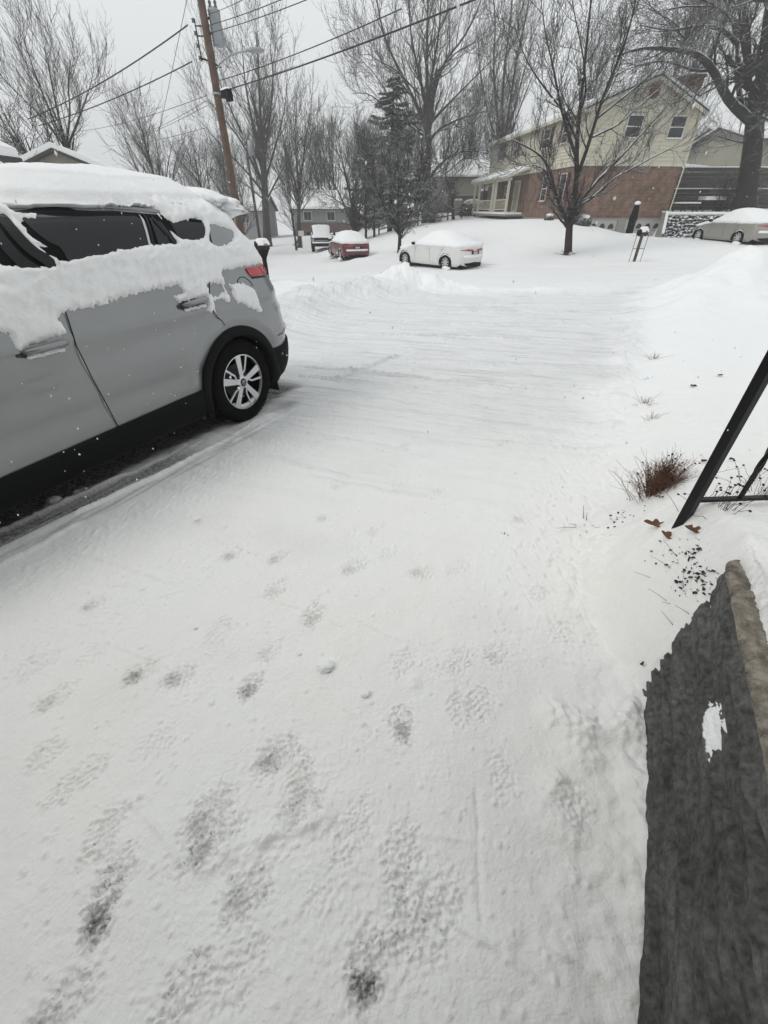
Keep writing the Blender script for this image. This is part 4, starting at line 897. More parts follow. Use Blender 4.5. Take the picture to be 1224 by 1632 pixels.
# roof: two slopes with overhang, snow on top
ov = .35; pkb = LB*pk
def slope(b0, z0, b1, z1, t0, t1, name, mt, a0=-.35, a1=LA+.35):
    q = MB(HM); q.add([(a0, b0, z0+t0), (a1, b0, z0+t0), (a1, b1, z1+t0), (a0, b1, z1+t0), (a0, b0, z0+t1), (a1, b0, z0+t1), (a1, b1, z1+t1), (a0, b1, z1+t1)],
          [(0, 1, 2, 3), (7, 6, 5, 4), (0, 4, 5, 1), (1, 5, 6, 2), (2, 6, 7, 3), (3, 7, 4, 0)]); return q.build(name, mt, house)
sl1 = (ZP-ZE)/pkb; sl2 = (ZP-ZE)/(LB-pkb)
r_ = slope(-ov, ZE-ov*sl1, pkb, ZP, -.02, .07, 'roof', m_roof)
slope(LB+ov, ZE-ov*sl2, pkb, ZP, -.02, .07, 'roof', m_roof)
slope(-ov+.03, ZE-ov*sl1+.01, pkb, ZP, .073, .24, 'roof_snow', m_farsnow, -.30, LA+.3)
slope(LB+ov-.03, ZE-ov*sl2+.01, pkb, ZP, .073, .24, 'roof_snow', m_farsnow, -.30, LA+.3)
slope(-ov, ZE-ov*sl1, pkb, ZP, -.20, -.023, 'rake_board', m_trim, -.36, -.30); slope(LB+ov, ZE-ov*sl2, pkb, ZP, -.20, -.023, 'rake_board', m_trim, -.36, -.30)
b = MB(HM); b.b2((-.3, -ov-.10, ZE-ov*sl1-.10), (LA+.3, -ov, ZE-ov*sl1+.03)); b.build('gutter', m_trim, house)
b = MB(HM); b.b2((-.3, LB+ov, ZE-ov*sl2-.10), (1.5, LB+ov+.10, ZE-ov*sl2+.03)); b.build('gutter', m_trim, house)
for P in ([(-.10, LB+.32, ZE-.2), (-.08, LB+.10, ZE-.55), (-.08, LB+.10, .1)], [(12.0, -.4, ZE-.25), (12.0, -.08, ZE-.6), (12.0, -.08, 4.2)]):
    b = MB(HM); b.tube(P, .045, 6); b.build('downspout', m_trim, house)
# chimney
b = MB(HM); b.b2((.8, 6.35, 5.5), (2.0, 7.45, 8.25)); b.b2((.73, 6.28, 8.10), (2.07, 7.52, 8.23)); ch = b.build('chimney', m_brick, house)
b = MB(HM); b.box((1.4, 6.9, 8.31), (1.3, 1.2, .14), top=.85); b.build('chimney_snow', m_farsnow, ch)
def window(face, c, z0, z1, w, shut=0, sash=m_sash, sill=True):
    """face 'f' facade (b=0 looking -b) or 'g' gable (a=0 looking -a); c centre along the wall"""
    def put(q, lo, hi, d0, d1):   # lo/hi: (along, z); depth outward d0..d1
        d0 += .05; d1 += .05
        if face == 'f': q.b2((lo[0], -d1, lo[1]), (hi[0], -d0, hi[1]))
        else: q.b2((-d1, lo[0], lo[1]), (-d0, hi[0], hi[1]))
    q = MB(HM); put(q, (c-w/2, z0), (c+w/2, z1), .02, .045); fr = None
    pane_q = q
    f = MB(HM); t = .055
    put(f, (c-w/2-t, z0-t), (c-w/2, z1+t), .01, .075); put(f, (c+w/2, z0-t), (c+w/2+t, z1+t), .01, .075); put(f, (c-w/2, z1), (c+w/2, z1+t), .01, .075); put(f, (c-w/2, z0-t), (c+w/2, z0), .01, .085)
    zm = (z0+z1)/2; put(f, (c-w/2, zm-.025), (c+w/2, zm+.025), .045, .065)
    fr = f.build('window', sash, house); pane_q.build('pane', m_pane, fr)
    s_ = MB(HM); put(s_, (c-w/2-.06, z0-t-.005), (c+w/2+.06, z0-t+.05), .086, .13); s_.build('sill', m_farsnow, fr)
    for k in ((-1, 1) if shut == 2 else ((-1,) if shut == -1 else ((1,) if shut == 1 else ()))):
        s_ = MB(HM); x0 = c+k*(w/2+t+.21); put(s_, (x0-.17, z0-.05), (x0+.17, z1+.05), .03, .07)
        for j in range(int((z1-z0)/.09)): put(s_, (x0-.14, z0+.04+j*.09), (x0+.14, z0+.09+j*.09), .072, .082)
        s_.build('shutter', m_shut, house)
for c, w, s_ in ((2.45, .85, 2), (5.55, 1.1, 2), (12.2-.3, .95, 2), (15.4, .8, 2)): window('f', c, 5.15, 6.15, w, s_)
for c, s_ in ((1.35, 2), (4.3, 2)): window('f', c, 2.05, 3.45, .85, s_)
window('f', 12.7, 2.0, 3.2, .9, 2)
window('g', 3.15, 5.22, 6.2, .95); window('g', 6.05, 5.22, 6.2, .95)
o8 = [(3.9+.34*cos(t), 7.28+.34*sin(t)) for t in np.arange(8)*pi/4+pi/8]; b = MB(HM); b.prism(o8, -.12, -.015, lambda u, v, w: (w, u, v)); b.build('gable_vent', m_shut, house)
# front door and porch
b = MB(HM); b.b2((9.6, -.10, 1.25), (10.6, -.02, 3.35)); dr = b.build('front_door', m_door, house)
b = MB(HM); b.box((10.5, -.14, 2.2), (.05, .08, .05)); b.build('handle', m_black, dr)
b = MB(HM)
for a0, a1, z0, z1 in ((9.48, 9.6, 1.25, 3.47), (10.6, 10.72, 1.25, 3.47), (9.6, 10.6, 3.35, 3.47)): b.b2((a0, -.12, z0), (a1, -.015, z1))
b.build('door_frame', m_trim, house)
PB = -1.55
b = MB(HM); b.b2((7.9, PB, 1.02), (18.3, 0, 1.22)); b.build('porch_floor', m_conc, house)
b = MB(HM); b.b2((7.85, PB-.05, 1.16), (18.35, -.2, 1.30)); b.build('porch_snow', m_farsnow, house)
pr = MB(HM); pr.add([(7.6, PB-.3, 3.55), (18.6, PB-.3, 3.55), (18.6, .0, 4.15), (7.6, .0, 4.15), (7.6, PB-.3, 3.68), (18.6, PB-.3, 3.68), (18.6, 0, 4.27), (7.6, 0, 4.27)], [(0, 1, 2, 3), (7, 6, 5, 4), (0, 4, 5, 1), (1, 5, 6, 2), (2, 6, 7, 3), (3, 7, 4, 0)])
pr.build('porch_roof', m_trim, house)
pr = MB(HM); pr.add([(7.62, PB-.28, 3.683), (18.58, PB-.28, 3.683), (18.58, -.01, 4.273), (7.62, -.01, 4.273), (7.7, PB-.26, 3.83), (18.5, PB-.26, 3.83), (18.5, -.01, 4.44), (7.7, -.01, 4.44)], [(0, 1, 2, 3), (7, 6, 5, 4), (0, 4, 5, 1), (1, 5, 6, 2), (2, 6, 7, 3), (3, 7, 4, 0)])
pr.build('porch_roof_snow', m_farsnow, house)
b = MB(HM); b.b2((7.7, PB-.08, 3.40), (18.5, PB+.08, 3.56)); b.build('porch_beam', m_trim, house)
for a0 in (8.1, 11.3, 12.1, 16.3, 17.9):
    b = MB(HM); b.box((a0, PB+.02, 2.3), (.17, .17, 2.2)); b.box((a0, PB+.02, 1.33), (.23, .23, .12)); b.build('porch_post', m_trim, house)
for a0, a1 in ((8.2, 11.2), (12.2, 16.2), (16.4, 17.8)):
    b = MB(HM); b.b2((a0, PB-.01, 2.12), (a1, PB+.05, 2.18)); b.b2((a0, PB-.01, 1.45), (a1, PB+.05, 1.50))
    for q in np.arange(a0+.25, a1, .28): b.box((q, PB+.02, 1.81), (.03, .03, .62))
    b.build('porch_railing', m_trim, house)
# garage level under the gable
for c in (2.45, 5.85):
    b = MB(HM); b.b2((-.06, c-1.35, -.5), (-.0, c+1.35, .93)); gd = b.build('garage_door', m_gdoor, house)
    for k in range(4):
        x0 = c-.98+k*.65
        b = MB(HM); b.prism([(x0-.21, .42)]+[(x0+.21*cos(t), .42+.30*sin(t)) for t in np.linspace(0, pi, 11)], -.085, -.062, lambda u, v, w: (w, u, v)); b.build('arched_light', m_pane, gd)
    b = MB(HM)
    for z in (-.15, .30): b.b2((-.066, c-1.33, z), (-.061, c+1.33, z+.02))
    b.build('panel_line', m_alloydark, gd)
b = MB(HM); b.b2((-.09, .0, -.5), (-.0, 1.08, .97)); b.b2((-.09, 3.82, -.5), (-.0, 4.48, .97)); b.b2((-.09, 7.22, -.5), (0, 7.35, .97)); b.b2((-.10, .0, .93), (-.001, 7.35, 1.03)); b.build('garage_frame', m_conc, house)
b = MB(HM); b.lathe([(.0, 0), (.10, 0), (.12, -.05), (.05, -.12), (0, -.12)], (-.02, 3.15, 2.12), 'x', 12); b.build('security_light', m_sash, house)
# ------------------------------------------------------------------ trees
def bark(name, col, snow=.42, amount=.3, scale=2.5): return snow_on_top(M(name, col, .95, var=.3, scale=6, bump=.5, bscale=14), snow, .25, scale, amount=amount)
m_bark = bark("dark_bark", (.020, .018, .016), .44, .3); m_bark2 = bark("grey_bark", (.032, .029, .027), .5, .25); m_twig = bark("twigs", (.022, .019, .017), .54, .24); m_twig2 = bark("grey_twigs", (.032, .028, .026), .62, .2)
m_brown = bark("bare_brown_bark", (.024, .019, .016), .36)
def nrm(v): return v/(np.linalg.norm(v, axis=-1, keepdims=True)+1e-9)
def grow(P0, R0, rg, n, ln, ang, up, seg_n, wig, rr, t0=.2, t1=1.0, droop=0, rmin=.006, taper=.25, lvar=.35, shape=None):
    """children of chains P0 (N,K,3), R0 (N,K): returns (N*n, seg_n+1, 3), radii"""
    N, K, _ = P0.shape
    t = (t0+(t1-t0)*((np.arange(n)[None]+rg.random((N, n)))/n))*(K-1); i = np.clip(t.astype(int), 0, K-2); f = t-i
    ii = np.arange(N)[:, None]
    A = P0[ii, i]; B = P0[ii, i+1]; S_ = A+(B-A)*f[..., None]; D_ = nrm(B-A)
    r = (R0[ii, i]*(1-f)+R0[ii, i+1]*f)
    rnd = rg.normal(size=D_.shape); perp = nrm(rnd-(rnd*D_).sum(-1, keepdims=True)*D_)
    a = ang*(.75+.5*rg.random((N, n)))[..., None]
    d = nrm(D_*np.cos(a)+perp*np.sin(a)); L = ln*(1-lvar+2*lvar*rg.random((N, n)))
    if shape is not None: L = L*shape(t/(K-1))
    S_ = S_.reshape(-1, 3); d = d.reshape(-1, 3); L = L.ravel(); r = np.maximum(r.ravel()*rr, rmin)
    pts = [S_]; cur = S_
    for k in range(seg_n):
        d = nrm(d+rg.normal(size=d.shape)*wig+np.array([0, 0, 1.])*up-np.array([0, 0, 1.])*droop*(k/seg_n))
        cur = cur+d*(L/seg_n)[:, None]; pts.append(cur)
    P = np.stack(pts, 1); tt = np.linspace(0, 1, seg_n+1)
    return P, np.maximum(r[:, None]*(1-(1-taper)*tt[None]), rmin*.7)
def limb(pts, r0, r1, n=14, rg=None, wig=.0):
    P = np.array(pts, float); L = np.r_[0, np.cumsum(np.linalg.norm(np.diff(P, axis=0), axis=1))]; t = np.linspace(0, L[-1], n)
    Q = np.stack([np.interp(t, L, P[:, k]) for k in range(3)], 1)
    Q[1:-1] = (Q[:-2]+2*Q[1:-1]+Q[2:])/4
    if rg is not None and wig: Q[1:] += np.cumsum(rg.normal(size=Q[1:].shape)*wig, 0)*.4
    return Q, np.linspace(r0, r1, n)
class Tree:
    def __init__(s, name, label, cat, base_, group=None, mt=None, mw=None):
        s.root = thing(name, label, cat, base_, group); s.mt = mt or m_bark; s.mw = mw or m_twig; s.T = []; s.W = []
    def trunk(s, P, r, m=10): s.T.append(tubes(P, r, m))
    def wood(s, P, r, m=4): s.W.append(tubes(P, r, m))
    def done(s):
        for nm, L, mt in (('trunk', s.T, s.mt), ('crown', s.W, s.mw)):
            if not L: continue
            o = 0; V = []; F = []
            for v, f in L: V.append(v); F.append(f+o); o += len(v)
            mk(nm, np.concatenate(V), np.concatenate(F), mt, s.root, True)
        return s.root
def ground_at(x, y): return np.array([x, y, zg(x, y)-.08])
def add_levels(T, C, R_, rg, levels, sides=(5, 4, 3, 3)):
    """levels: list of dicts for grow; every level sprouts from the previous one"""
    for k, lv in enumerate(levels):
        also = lv.pop('also', None)
        P, r = grow(C, R_, rg, **lv); T.wood(P, r, sides[min(k, len(sides)-1)])
        C, R_ = P, r
    return C, R_
def stack_chains(L, n=14):
    P = []; Rr = []
    for q, r in L:
        t = np.linspace(0, len(q)-1, n); P.append(np.stack([np.interp(t, range(len(q)), q[:, k]) for k in range(3)], 1)); Rr.append(np.interp(t, range(len(q)), r))
    return np.array(P), np.array(Rr)
def drawn_tree(name, label, base_, limbs_px, Y, r0, seed, levels, mt=None, mw=None, cat='tree', depth=.0, trunk_px=None, trunk_r=None, sides=(5, 4, 3, 3), fix_z=None, wig=.0, fill=0, fill_kw=None):
    """main limbs follow the photograph's, each swung some way towards or away from the viewer; everything finer is grown"""
    rg = np.random.default_rng(seed); q0 = at(*trunk_px[0], Y); base_ = np.array([q0[0], Y, zg(q0[0], Y)-.08]) if base_ is not None else None
    if fix_z is not None: base_[2] = fix_z
    T = Tree(name, label, cat, base_, None, mt, mw)
    tp = [at(a, b, Y) for a, b in trunk_px]; tp[0] = np.array(base_); q, r = limb(tp, trunk_r[0], trunk_r[1], 12); 
    r[0] *= 1.35; r[1] *= 1.12
    T.trunk(q[None], r[None], 12)
    ch = [(q[len(q)//2:], r[len(q)//2:])]
    for (pts, ra, rb) in limbs_px:
        sw = rg.uniform(-1, 1)*depth; n = len(pts)
        P = [at(a, b, Y+sw*(k/(n-1))) for k, (a, b) in enumerate(pts)]
        q, r = limb(P, ra, rb, 14, rg, wig); T.trunk(q[None], r[None], 7); ch.append((q, r))
    if fill:
        C0, R0_ = stack_chains(ch[:1]); P, r = grow(C0, R0_, rg, n=fill, **fill_kw)
        T.trunk(P, r, 6)
        ch += [(P[i], r[i]) for i in range(len(P))]
    C, R_ = stack_chains(ch)
    add_levels(T, C, R_, rg, levels, sides)
    return T.done()
def bare_tree(name, label, x, y, h, seed, r=.2, trunk=.25, nl=12, spread=.5, up=.12, dens=1.0, mt=None, mw=None, cat='tree', group=None, lean=0, crown_w=.55, multi=1, rmin=.010, lv3=True, zoff=0):
    rg = np.random.default_rng(seed); b = ground_at(x, y); b[2] += zoff; T = Tree(name, label, cat, b, group, mt, mw)
    ch = []
    for k in range(multi):
        a = 2*pi*k/multi+rg.random(); s0 = 0 if multi == 1 else .16*h*spread*1.3
        top_ = b+np.array([cos(a)*s0+lean*h, sin(a)*s0, h*(.93 if k else 1)]); mid_ = b+(top_-b)*np.array([.3, .3, .45])
        q, rr = limb([b, mid_, top_], r*(1 if multi == 1 else .7), .02, 20, rg, .03*h/10); T.trunk(q[None], rr[None], 8); ch.append((q, rr))
    C, R_ = stack_chains(ch, 20)
    shp = lambda t: np.clip(1.25-((t-trunk)/(1-trunk))*.95, .2, 1.2)
    P, r1 = grow(C, R_, rg, n=max(3, int(nl/multi)+2), ln=h*crown_w, ang=spread, up=up, seg_n=10, wig=.09, rr=.55, t0=trunk, t1=.93, rmin=rmin*1.6, shape=shp)
    T.trunk(P, r1, 5)
    P2, r2 = grow(P, r1, rg, n=int(8*dens), ln=h*.19, ang=.62, up=up*.7, seg_n=6, wig=.13, rr=.55, t0=.15, rmin=rmin*1.2); T.wood(P2, r2, 4)
    if lv3:
        P3, r3 = grow(P2, r2, rg, n=int(6*dens), ln=h*.085, ang=.62, up=up*.6, seg_n=4, wig=.16, rr=.6, t0=.1, rmin=rmin); T.wood(P3, r3, 3)
    return T.done()
LV = lambda a, b, c, up=.08, n=(12, 8, 5), rm=.008, w=.14: [dict(n=n[0], ln=a, ang=.75, up=up, seg_n=7, wig=w*.8, rr=.45, t0=.15, rmin=rm*2), dict(n=n[1], ln=b, ang=.7, up=up, seg_n=5, wig=w, rr=.5, t0=.15, rmin=rm*1.4), dict(n=n[2], ln=c, ang=.7, up=up*.7, seg_n=4, wig=w*1.2, rr=.6, t0=.1, rmin=rm)]
# street tree in front of the brick house
b0 = ground_at(9.55, 24.3); Yt = 24.3
drawn_tree('bare_tree', 'forked bare street tree before the brick house, snow along its limbs', b0,
  [([(906,358),(893,330),(884,305),(878,270),(860,245),(838,233),(815,222)], .10, .02), ([(907,356),(915,320),(920,280),(918,230),(925,170),(932,100),(940,20),(948,-60)], .13, .02),
   ([(909,352),(925,320),(950,290),(985,255),(1030,205),(1080,150)], .10, .015), ([(920,280),(935,240),(950,190),(965,140),(990,90),(1010,20),(1020,-40)], .09, .015),
   ([(918,250),(905,210),(893,170),(885,120),(870,60),(862,0)], .07, .012), ([(915,330),(940,320),(975,285),(1020,262),(1060,240),(1095,230)], .07, .012),
   ([(893,330),(880,300),(868,268),(845,262),(820,262)], .045, .01), ([(922,230),(900,180),(860,130),(835,90),(820,40)], .06, .01), ([(940,220),(985,200),(1040,150),(1090,110)], .05, .01),
   ([(918,200),(935,150),(930,90),(915,20),(905,-40)], .05, .01), ([(950,190),(1000,150),(1060,100),(1100,60)], .045, .01)],
  Yt, .2, 11, LV(1.5, .75, .36, .10, (12, 8, 5), .006, .17), m_brown, m_twig, depth=1.8, trunk_px=[(905,408),(906,385),(908,352)], trunk_r=(.20, .15))
# the great tree at the right
b0 = ground_at(26.0, 36.0)
drawn_tree('bare_tree', 'huge old tree at the right edge, thick trunk and long arching limb over the house', b0,
  [([(1200,195),(1180,178),(1160,160),(1148,135),(1138,110),(1120,90),(1100,80),(1060,78),(1020,74),(980,90)], .30, .04), ([(1185,182),(1178,150),(1176,110),(1176,70),(1168,30),(1150,-10),(1140,-50)], .17, .05),
   ([(1207,140),(1196,110),(1186,70),(1182,30),(1176,-20)], .26, .09), ([(1209,135),(1216,90),(1222,30),(1230,-30)], .32, .12), ([(1203,190),(1225,165),(1260,140),(1300,120)], .16, .04),
   ([(1176,70),(1150,45),(1110,40),(1070,50),(1020,40)], .12, .02), ([(1182,60),(1160,20),(1120,0),(1080,-20)], .12, .02), ([(1138,110),(1110,115),(1060,95),(1010,105),(960,130)], .09, .015),
   ([(1148,135),(1120,150),(1080,170),(1050,200)], .06, .01), ([(1200,230),(1170,225),(1140,215),(1115,220)], .05, .01), ([(1205,180),(1240,200),(1280,210)], .07, .01), ([(1120,90),(1090,60),(1050,20),(1010,-10)], .07, .01),
   ([(1184,40),(1140,10),(1090,10),(1040,20)], .09, .015)],
  36.0, .4, 12, LV(2.5, 1.25, .6, .02, (12, 8, 5), .008, .16), m_bark, m_twig, depth=4, trunk_px=[(1188,330),(1192,290),(1200,235),(1204,180),(1209,120)], trunk_r=(.64, .42))
# the tall one in the middle distance
b0 = ground_at(4.7, 53)
drawn_tree('bare_tree', 'very tall spreading bare tree behind the dark evergreen, centre of the far yards', b0,
  [([(681,300),(672,265),(655,245),(637,229),(610,225)], .12, .02), ([(678,250),(668,206),(650,185),(615,170),(585,146),(560,150)], .17, .02), ([(680,210),(664,165),(640,120),(612,60),(600,0),(590,-60)], .18, .03),
   ([(683,285),(700,262),(726,243),(755,240),(780,246)], .13, .02), ([(684,225),(700,205),(730,190),(776,176)], .14, .02), ([(684,190),(693,141),(708,97),(740,60),(765,10),(775,-40)], .18, .03),
   ([(683,160),(690,110),(700,50),(705,-30)], .15, .03), ([(681,170),(668,120),(655,60),(650,-20)], .15, .03), ([(681,150),(680,80),(682,10),(684,-60)], .18, .04), ([(675,215),(640,190),(600,120),(565,85)], .11, .015),
   ([(683,200),(715,165),(760,120),(800,80)], .11, .015), ([(690,120),(730,80),(775,60),(800,30)], .08, .015), ([(668,150),(630,110),(590,90),(570,60)], .08, .01), ([(684,320),(710,300),(735,280),(740,255)], .08, .01), ([(679,330),(650,300),(620,290)], .07, .01)],
  53, .4, 13, LV(3.0, 1.6, .8, .12, (13, 8, 5), .010, .12), m_bark2, m_twig2, depth=5, trunk_px=[(680,354),(681,300),(682,220),(683,140)], trunk_r=(.45, .24))
# vase of tall poles behind the roof of the brick house
b0 = ground_at(12.3, 60)
drawn_tree('bare_tree', 'many stemmed bare tree rising behind the left end of the brick house', b0,
  [([(800,240),(792,180),(786,110),(790,40),(784,-40)], .16, .04), ([(802,235),(800,160),(806,90),(815,20),(820,-60)], .18, .05), ([(803,240),(812,170),(822,100),(838,30),(850,-40)], .16, .04), ([(802,250),(822,190),(845,130),(865,80)], .11, .02), ([(800,250),(780,190),(765,120),(762,60)], .11, .02), ([(802,240),(826,150),(850,60),(880,0)], .10, .02)],
  60, .4, 14, LV(3.2, 1.5, .7, .22, (12, 7, 4), .010, .10), m_bark2, m_twig2, depth=4, trunk_px=[(802,345),(802,300),(802,235)], trunk_r=(.38, .26))
# round headed tree left of centre, behind the pole
b0 = ground_at(-16.4, 62)
drawn_tree('bare_tree', 'broad bare tree with upswept limbs directly right of the utility pole', b0,
  [([(421,300),(400,240),(370,180),(345,120),(340,70)], .17, .03), ([(420,280),(405,210),(390,130),(385,60)], .2, .03), ([(418,250),(415,180),(412,110),(408,50)], .2, .04), ([(419,260),(430,190),(436,120),(430,70)], .18, .03),
   ([(422,290),(440,230),(455,170),(458,120)], .14, .02), ([(423,310),(390,270),(350,230),(318,190)], .15, .02), ([(423,320),(395,295),(355,275),(320,262)], .12, .02), ([(422,300),(382,220),(340,170),(312,130)], .14, .02), ([(424,320),(450,270),(475,235)], .12, .02), ([(420,240),(402,150),(370,90)], .12, .02)],
  62, .4, 15, LV(3.1, 1.6, .8, .16, (12, 8, 4), .011, .11), m_bark2, m_twig2, depth=6, trunk_px=[(425,382),(423,330),(420,270),(417,200)], trunk_r=(.50, .26))
b0 = ground_at(-11.8, 58)
drawn_tree('bare_tree', 'smaller fan shaped bare tree between the broad tree and the snowy hatchback', b0,
  [([(475,310),(462,260),(450,215),(445,190)], .10, .02), ([(476,300),(472,250),(470,200),(472,180)], .11, .02), ([(477,300),(484,250),(490,205),(493,185)], .10, .02), ([(477,320),(500,270),(512,240)], .08, .02), ([(475,330),(450,290),(430,255)], .08, .02), ([(478,340),(505,300),(520,290)], .06, .01)],
  58, .4, 16, LV(2.4, 1.2, .6, .2, (12, 7, 4), .011, .12), m_bark2, m_twig2, depth=4, trunk_px=[(476,376),(476,345),(476,300)], trunk_r=(.25, .16))
# clump behind the maroon car
b0 = ground_at(-2.3, 43)
drawn_tree('bare_tree', 'dark bare tree with three leaning stems just behind the maroon hatchback', b0,
  [([(565,372),(552,335),(535,295),(515,265),(508,240)], .11, .02), ([(566,370),(560,320),(548,270),(540,225)], .11, .02), ([(567,370),(574,325),(580,280),(585,240)], .10, .02), ([(566,345),(590,310),(615,290)], .06, .01), ([(553,330),(530,315),(505,300)], .05, .01), ([(560,320),(575,270),(570,225)], .06, .01)],
  43, .2, 17, LV(1.7, .85, .42, .10, (13, 8, 5), .010, .16), m_bark, m_twig, depth=2.5, trunk_px=[(566,392),(566,380),(566,368)], trunk_r=(.22, .17))
for i, (x_, y_, px_) in enumerate(((-1.55, 44, 574), (-.95, 43.6, 581), (.9, 45, 597))):
    pass
bare_tree('bare_tree', 'slim dark sapling, left of the pair behind the maroon hatchback roof', -1.6, 43.6, 6.5, 31, .11, .3, 9, .5, .12, .9, rmin=.009)
bare_tree('bare_tree', 'slim dark sapling, right of the pair behind the maroon hatchback roof', -.85, 43, 6.0, 32, .11, .3, 9, .5, .12, .9, rmin=.009)
bare_tree('bare_tree', 'thin straight sapling standing alone at the left end of the rail fence', 1.2, 47, 6.0, 33, .09, .35, 8, .5, .12, .9, rmin=.009)
bare_tree('bare_tree', 'tiny leaning bare sapling in the snow left of the pickup', -9.4, 52, 4.6, 34, .13, .35, 10, .75, .05, .9, rmin=.010, lean=-.02)
# small street tree right behind the white car
b0 = ground_at(1.2, 29)
drawn_tree('bare_tree', 'small bare street tree with snow lined forks, just behind the front of the white saloon', b0,
  [([(637,372),(622,340),(612,330),(600,300),(590,270)], .055, .012), ([(637,370),(634,330),(636,290),(634,245)], .065, .012), ([(638,372),(652,345),(662,325),(668,290),(672,260)], .055, .012), ([(637,330),(655,300),(680,285),(705,270)], .035, .01), ([(634,320),(615,280),(610,250)], .035, .01), ([(636,300),(650,270),(655,235)], .03, .01), ([(645,355),(670,330),(690,315)], .03, .01)],
  29, .2, 18, LV(.95, .5, .26, .06, (13, 9, 5), .007, .2), m_bark, m_twig, depth=1.2, trunk_px=[(636,396),(637,385),(637,370)], trunk_r=(.115, .09))
# snow forked tree in front of the ranch house
b0 = ground_at(8.4, 51)
drawn_tree('bare_tree', 'crooked tree with snow on its low branch, before the beige ranch house', b0,
  [([(722,320),(714,295),(708,275),(715,255),(735,240),(760,235)], .12, .03), ([(709,278),(700,262),(690,250)], .06, .02), ([(712,275),(728,262),(740,250),(765,255)], .06, .02), ([(721,333),(706,325),(698,318)], .07, .03)],
  51, .2, 19, LV(1.5, .8, .4, .03, (10, 7, 4), .010, .18), m_bark2, m_twig2, depth=1.5, trunk_px=[(723,342),(722,332),(721,318)], trunk_r=(.17, .13))
# left edge: two tall trees and scrubby ones
b0 = ground_at(-18.6, 34)
drawn_tree('bare_tree', 'tall pale tree with streaming upswept branches at the far left, above the gabled roof', b0,
  [([(104,232),(85,190),(60,130),(40,70),(28,40)], .08, .012), ([(105,230),(92,180),(80,120),(70,75)], .08, .012), ([(106,232),(112,180),(108,130),(114,90)], .07, .012), ([(108,235),(125,190),(140,150),(148,120)], .07, .012), ([(104,235),(70,190),(30,150),(0,120)], .06, .012)],
  34, .2, 20, LV(2.0, 1.0, .5, .2, (12, 7, 4), .007, .09), m_bark2, m_twig2, depth=2.5, trunk_px=[(106,300),(106,265),(105,232)], trunk_r=(.18, .11))
bare_tree('bare_tree', 'dense dark bare tree at the left edge of the view behind the silver SUV', -20.9, 26, 8.4, 41, .24, .2, 16, .75, .04, 1.2, rmin=.009)
bare_tree('bare_tree', 'second dark tangled tree, just left of the gabled roof', -16.6, 25.5, 5.6, 42, .18, .2, 15, .8, .05, 1.3, rmin=.010)
bare_tree('bare_tree', 'round bare tree above the ridge of the gabled roof', -17.8, 41, 8.6, 43, .18, .25, 14, .7, .08, 1.15, rmin=.010)
bare_tree('bare_tree', 'low bushy bare tree right of the gabled roof, left of the guy wire', -15.5, 44, 7.2, 44, .16, .2, 14, .75, .06, 1.15, rmin=.010)
bare_tree('bare_tree', 'short faint bare tree over the rear of the SUV roof', -15.6, 52, 5.8, 45, .15, .2, 12, .8, .05, 1.1, rmin=.013)
bare_tree('bare_tree', 'tangled low tree directly left of the utility pole foot', -13.2, 46, 6.6, 46, .16, .15, 15, .8, .04, 1.2, rmin=.010)
# ---- far rows: a handful of kinds, copied
def tree_copy(src, label, x, y, s, rz, group=None, zoff=0):
    r = src.copy(); link(r); g = ground_at(x, y); r.location = (x, y, g[2]+zoff); r.scale = (s, s, s); r.rotation_euler = (0, 0, rz); r['label'] = label
    if group: r['group'] = group
    for ch in src.children: c = ch.copy(); link(c); c.parent = r
    return r
GR = 'hazy bare trees behind the far houses'
k1 = bare_tree('bare_tree', 'hazy tall tree above the far left roofs, leftmost of the back row', -34, 78, 11, 51, .25, .2, 16, .6, .12, 1.1, m_bark2, m_twig2, group=GR, rmin=.014)
k2 = bare_tree('bare_tree', 'hazy tree behind the far house with white siding', -8, 84, 12, 52, .26, .2, 16, .5, .18, 1.1, m_bark2, m_twig2, group=GR, rmin=.014)
k3 = bare_tree('bare_tree', 'hazy many stemmed tree behind the beige ranch house, left end', 5, 78, 12, 53, .26, .15, 16, .45, .2, 1.1, m_bark2, m_twig2, group=GR, multi=3, rmin=.014)
for i, (src, x, y, s, lab) in enumerate([(k1, -30, 82, .85, 'hazy tree above the SUV roof line, second of the back row'), (k2, -24, 80, .8, 'hazy tree seen left of the utility pole, back row'), (k3, -19.5, 84, .95, 'hazy tree between the utility pole and the broad tree, back row'),
    (k1, -14.5, 80, .9, 'hazy tree behind the broad tree right of the pole'), (k2, -11.5, 92, 1.0, 'faint tree above the pickup, far back row'), (k1, -5, 88, 1.0, 'faint round tree over the gap between pickup and hatchback'),
    (k3, -2.5, 80, .9, 'faint stems behind the clump of dark saplings'), (k2, 1.5, 84, .95, 'faint tree behind the top of the evergreen'), (k1, 9, 82, 1.0, 'grey tree over the middle of the ranch house roof'),
    (k2, 13, 80, 1.05, 'grey tree over the right end of the ranch house roof'), (k3, 17, 84, 1.15, 'grey tree hidden partly by the brick house gable'), (k1, 24, 66, 1.0, 'grey tree right of the brick house corner, above the terraces'),
    (k2, 28.5, 58, .95, 'grey tree between the house corner and the huge old tree'), (k3, 33, 62, 1.05, 'grey tree just left of the huge trunk, farther back'), (k1, 38, 58, 1.1, 'grey tree at the right edge behind the huge trunk'), (k2, 43, 60, 1.1, 'last grey tree at the far right edge')]):
    tree_copy(src, lab, x, y, s, i*1.37, GR)
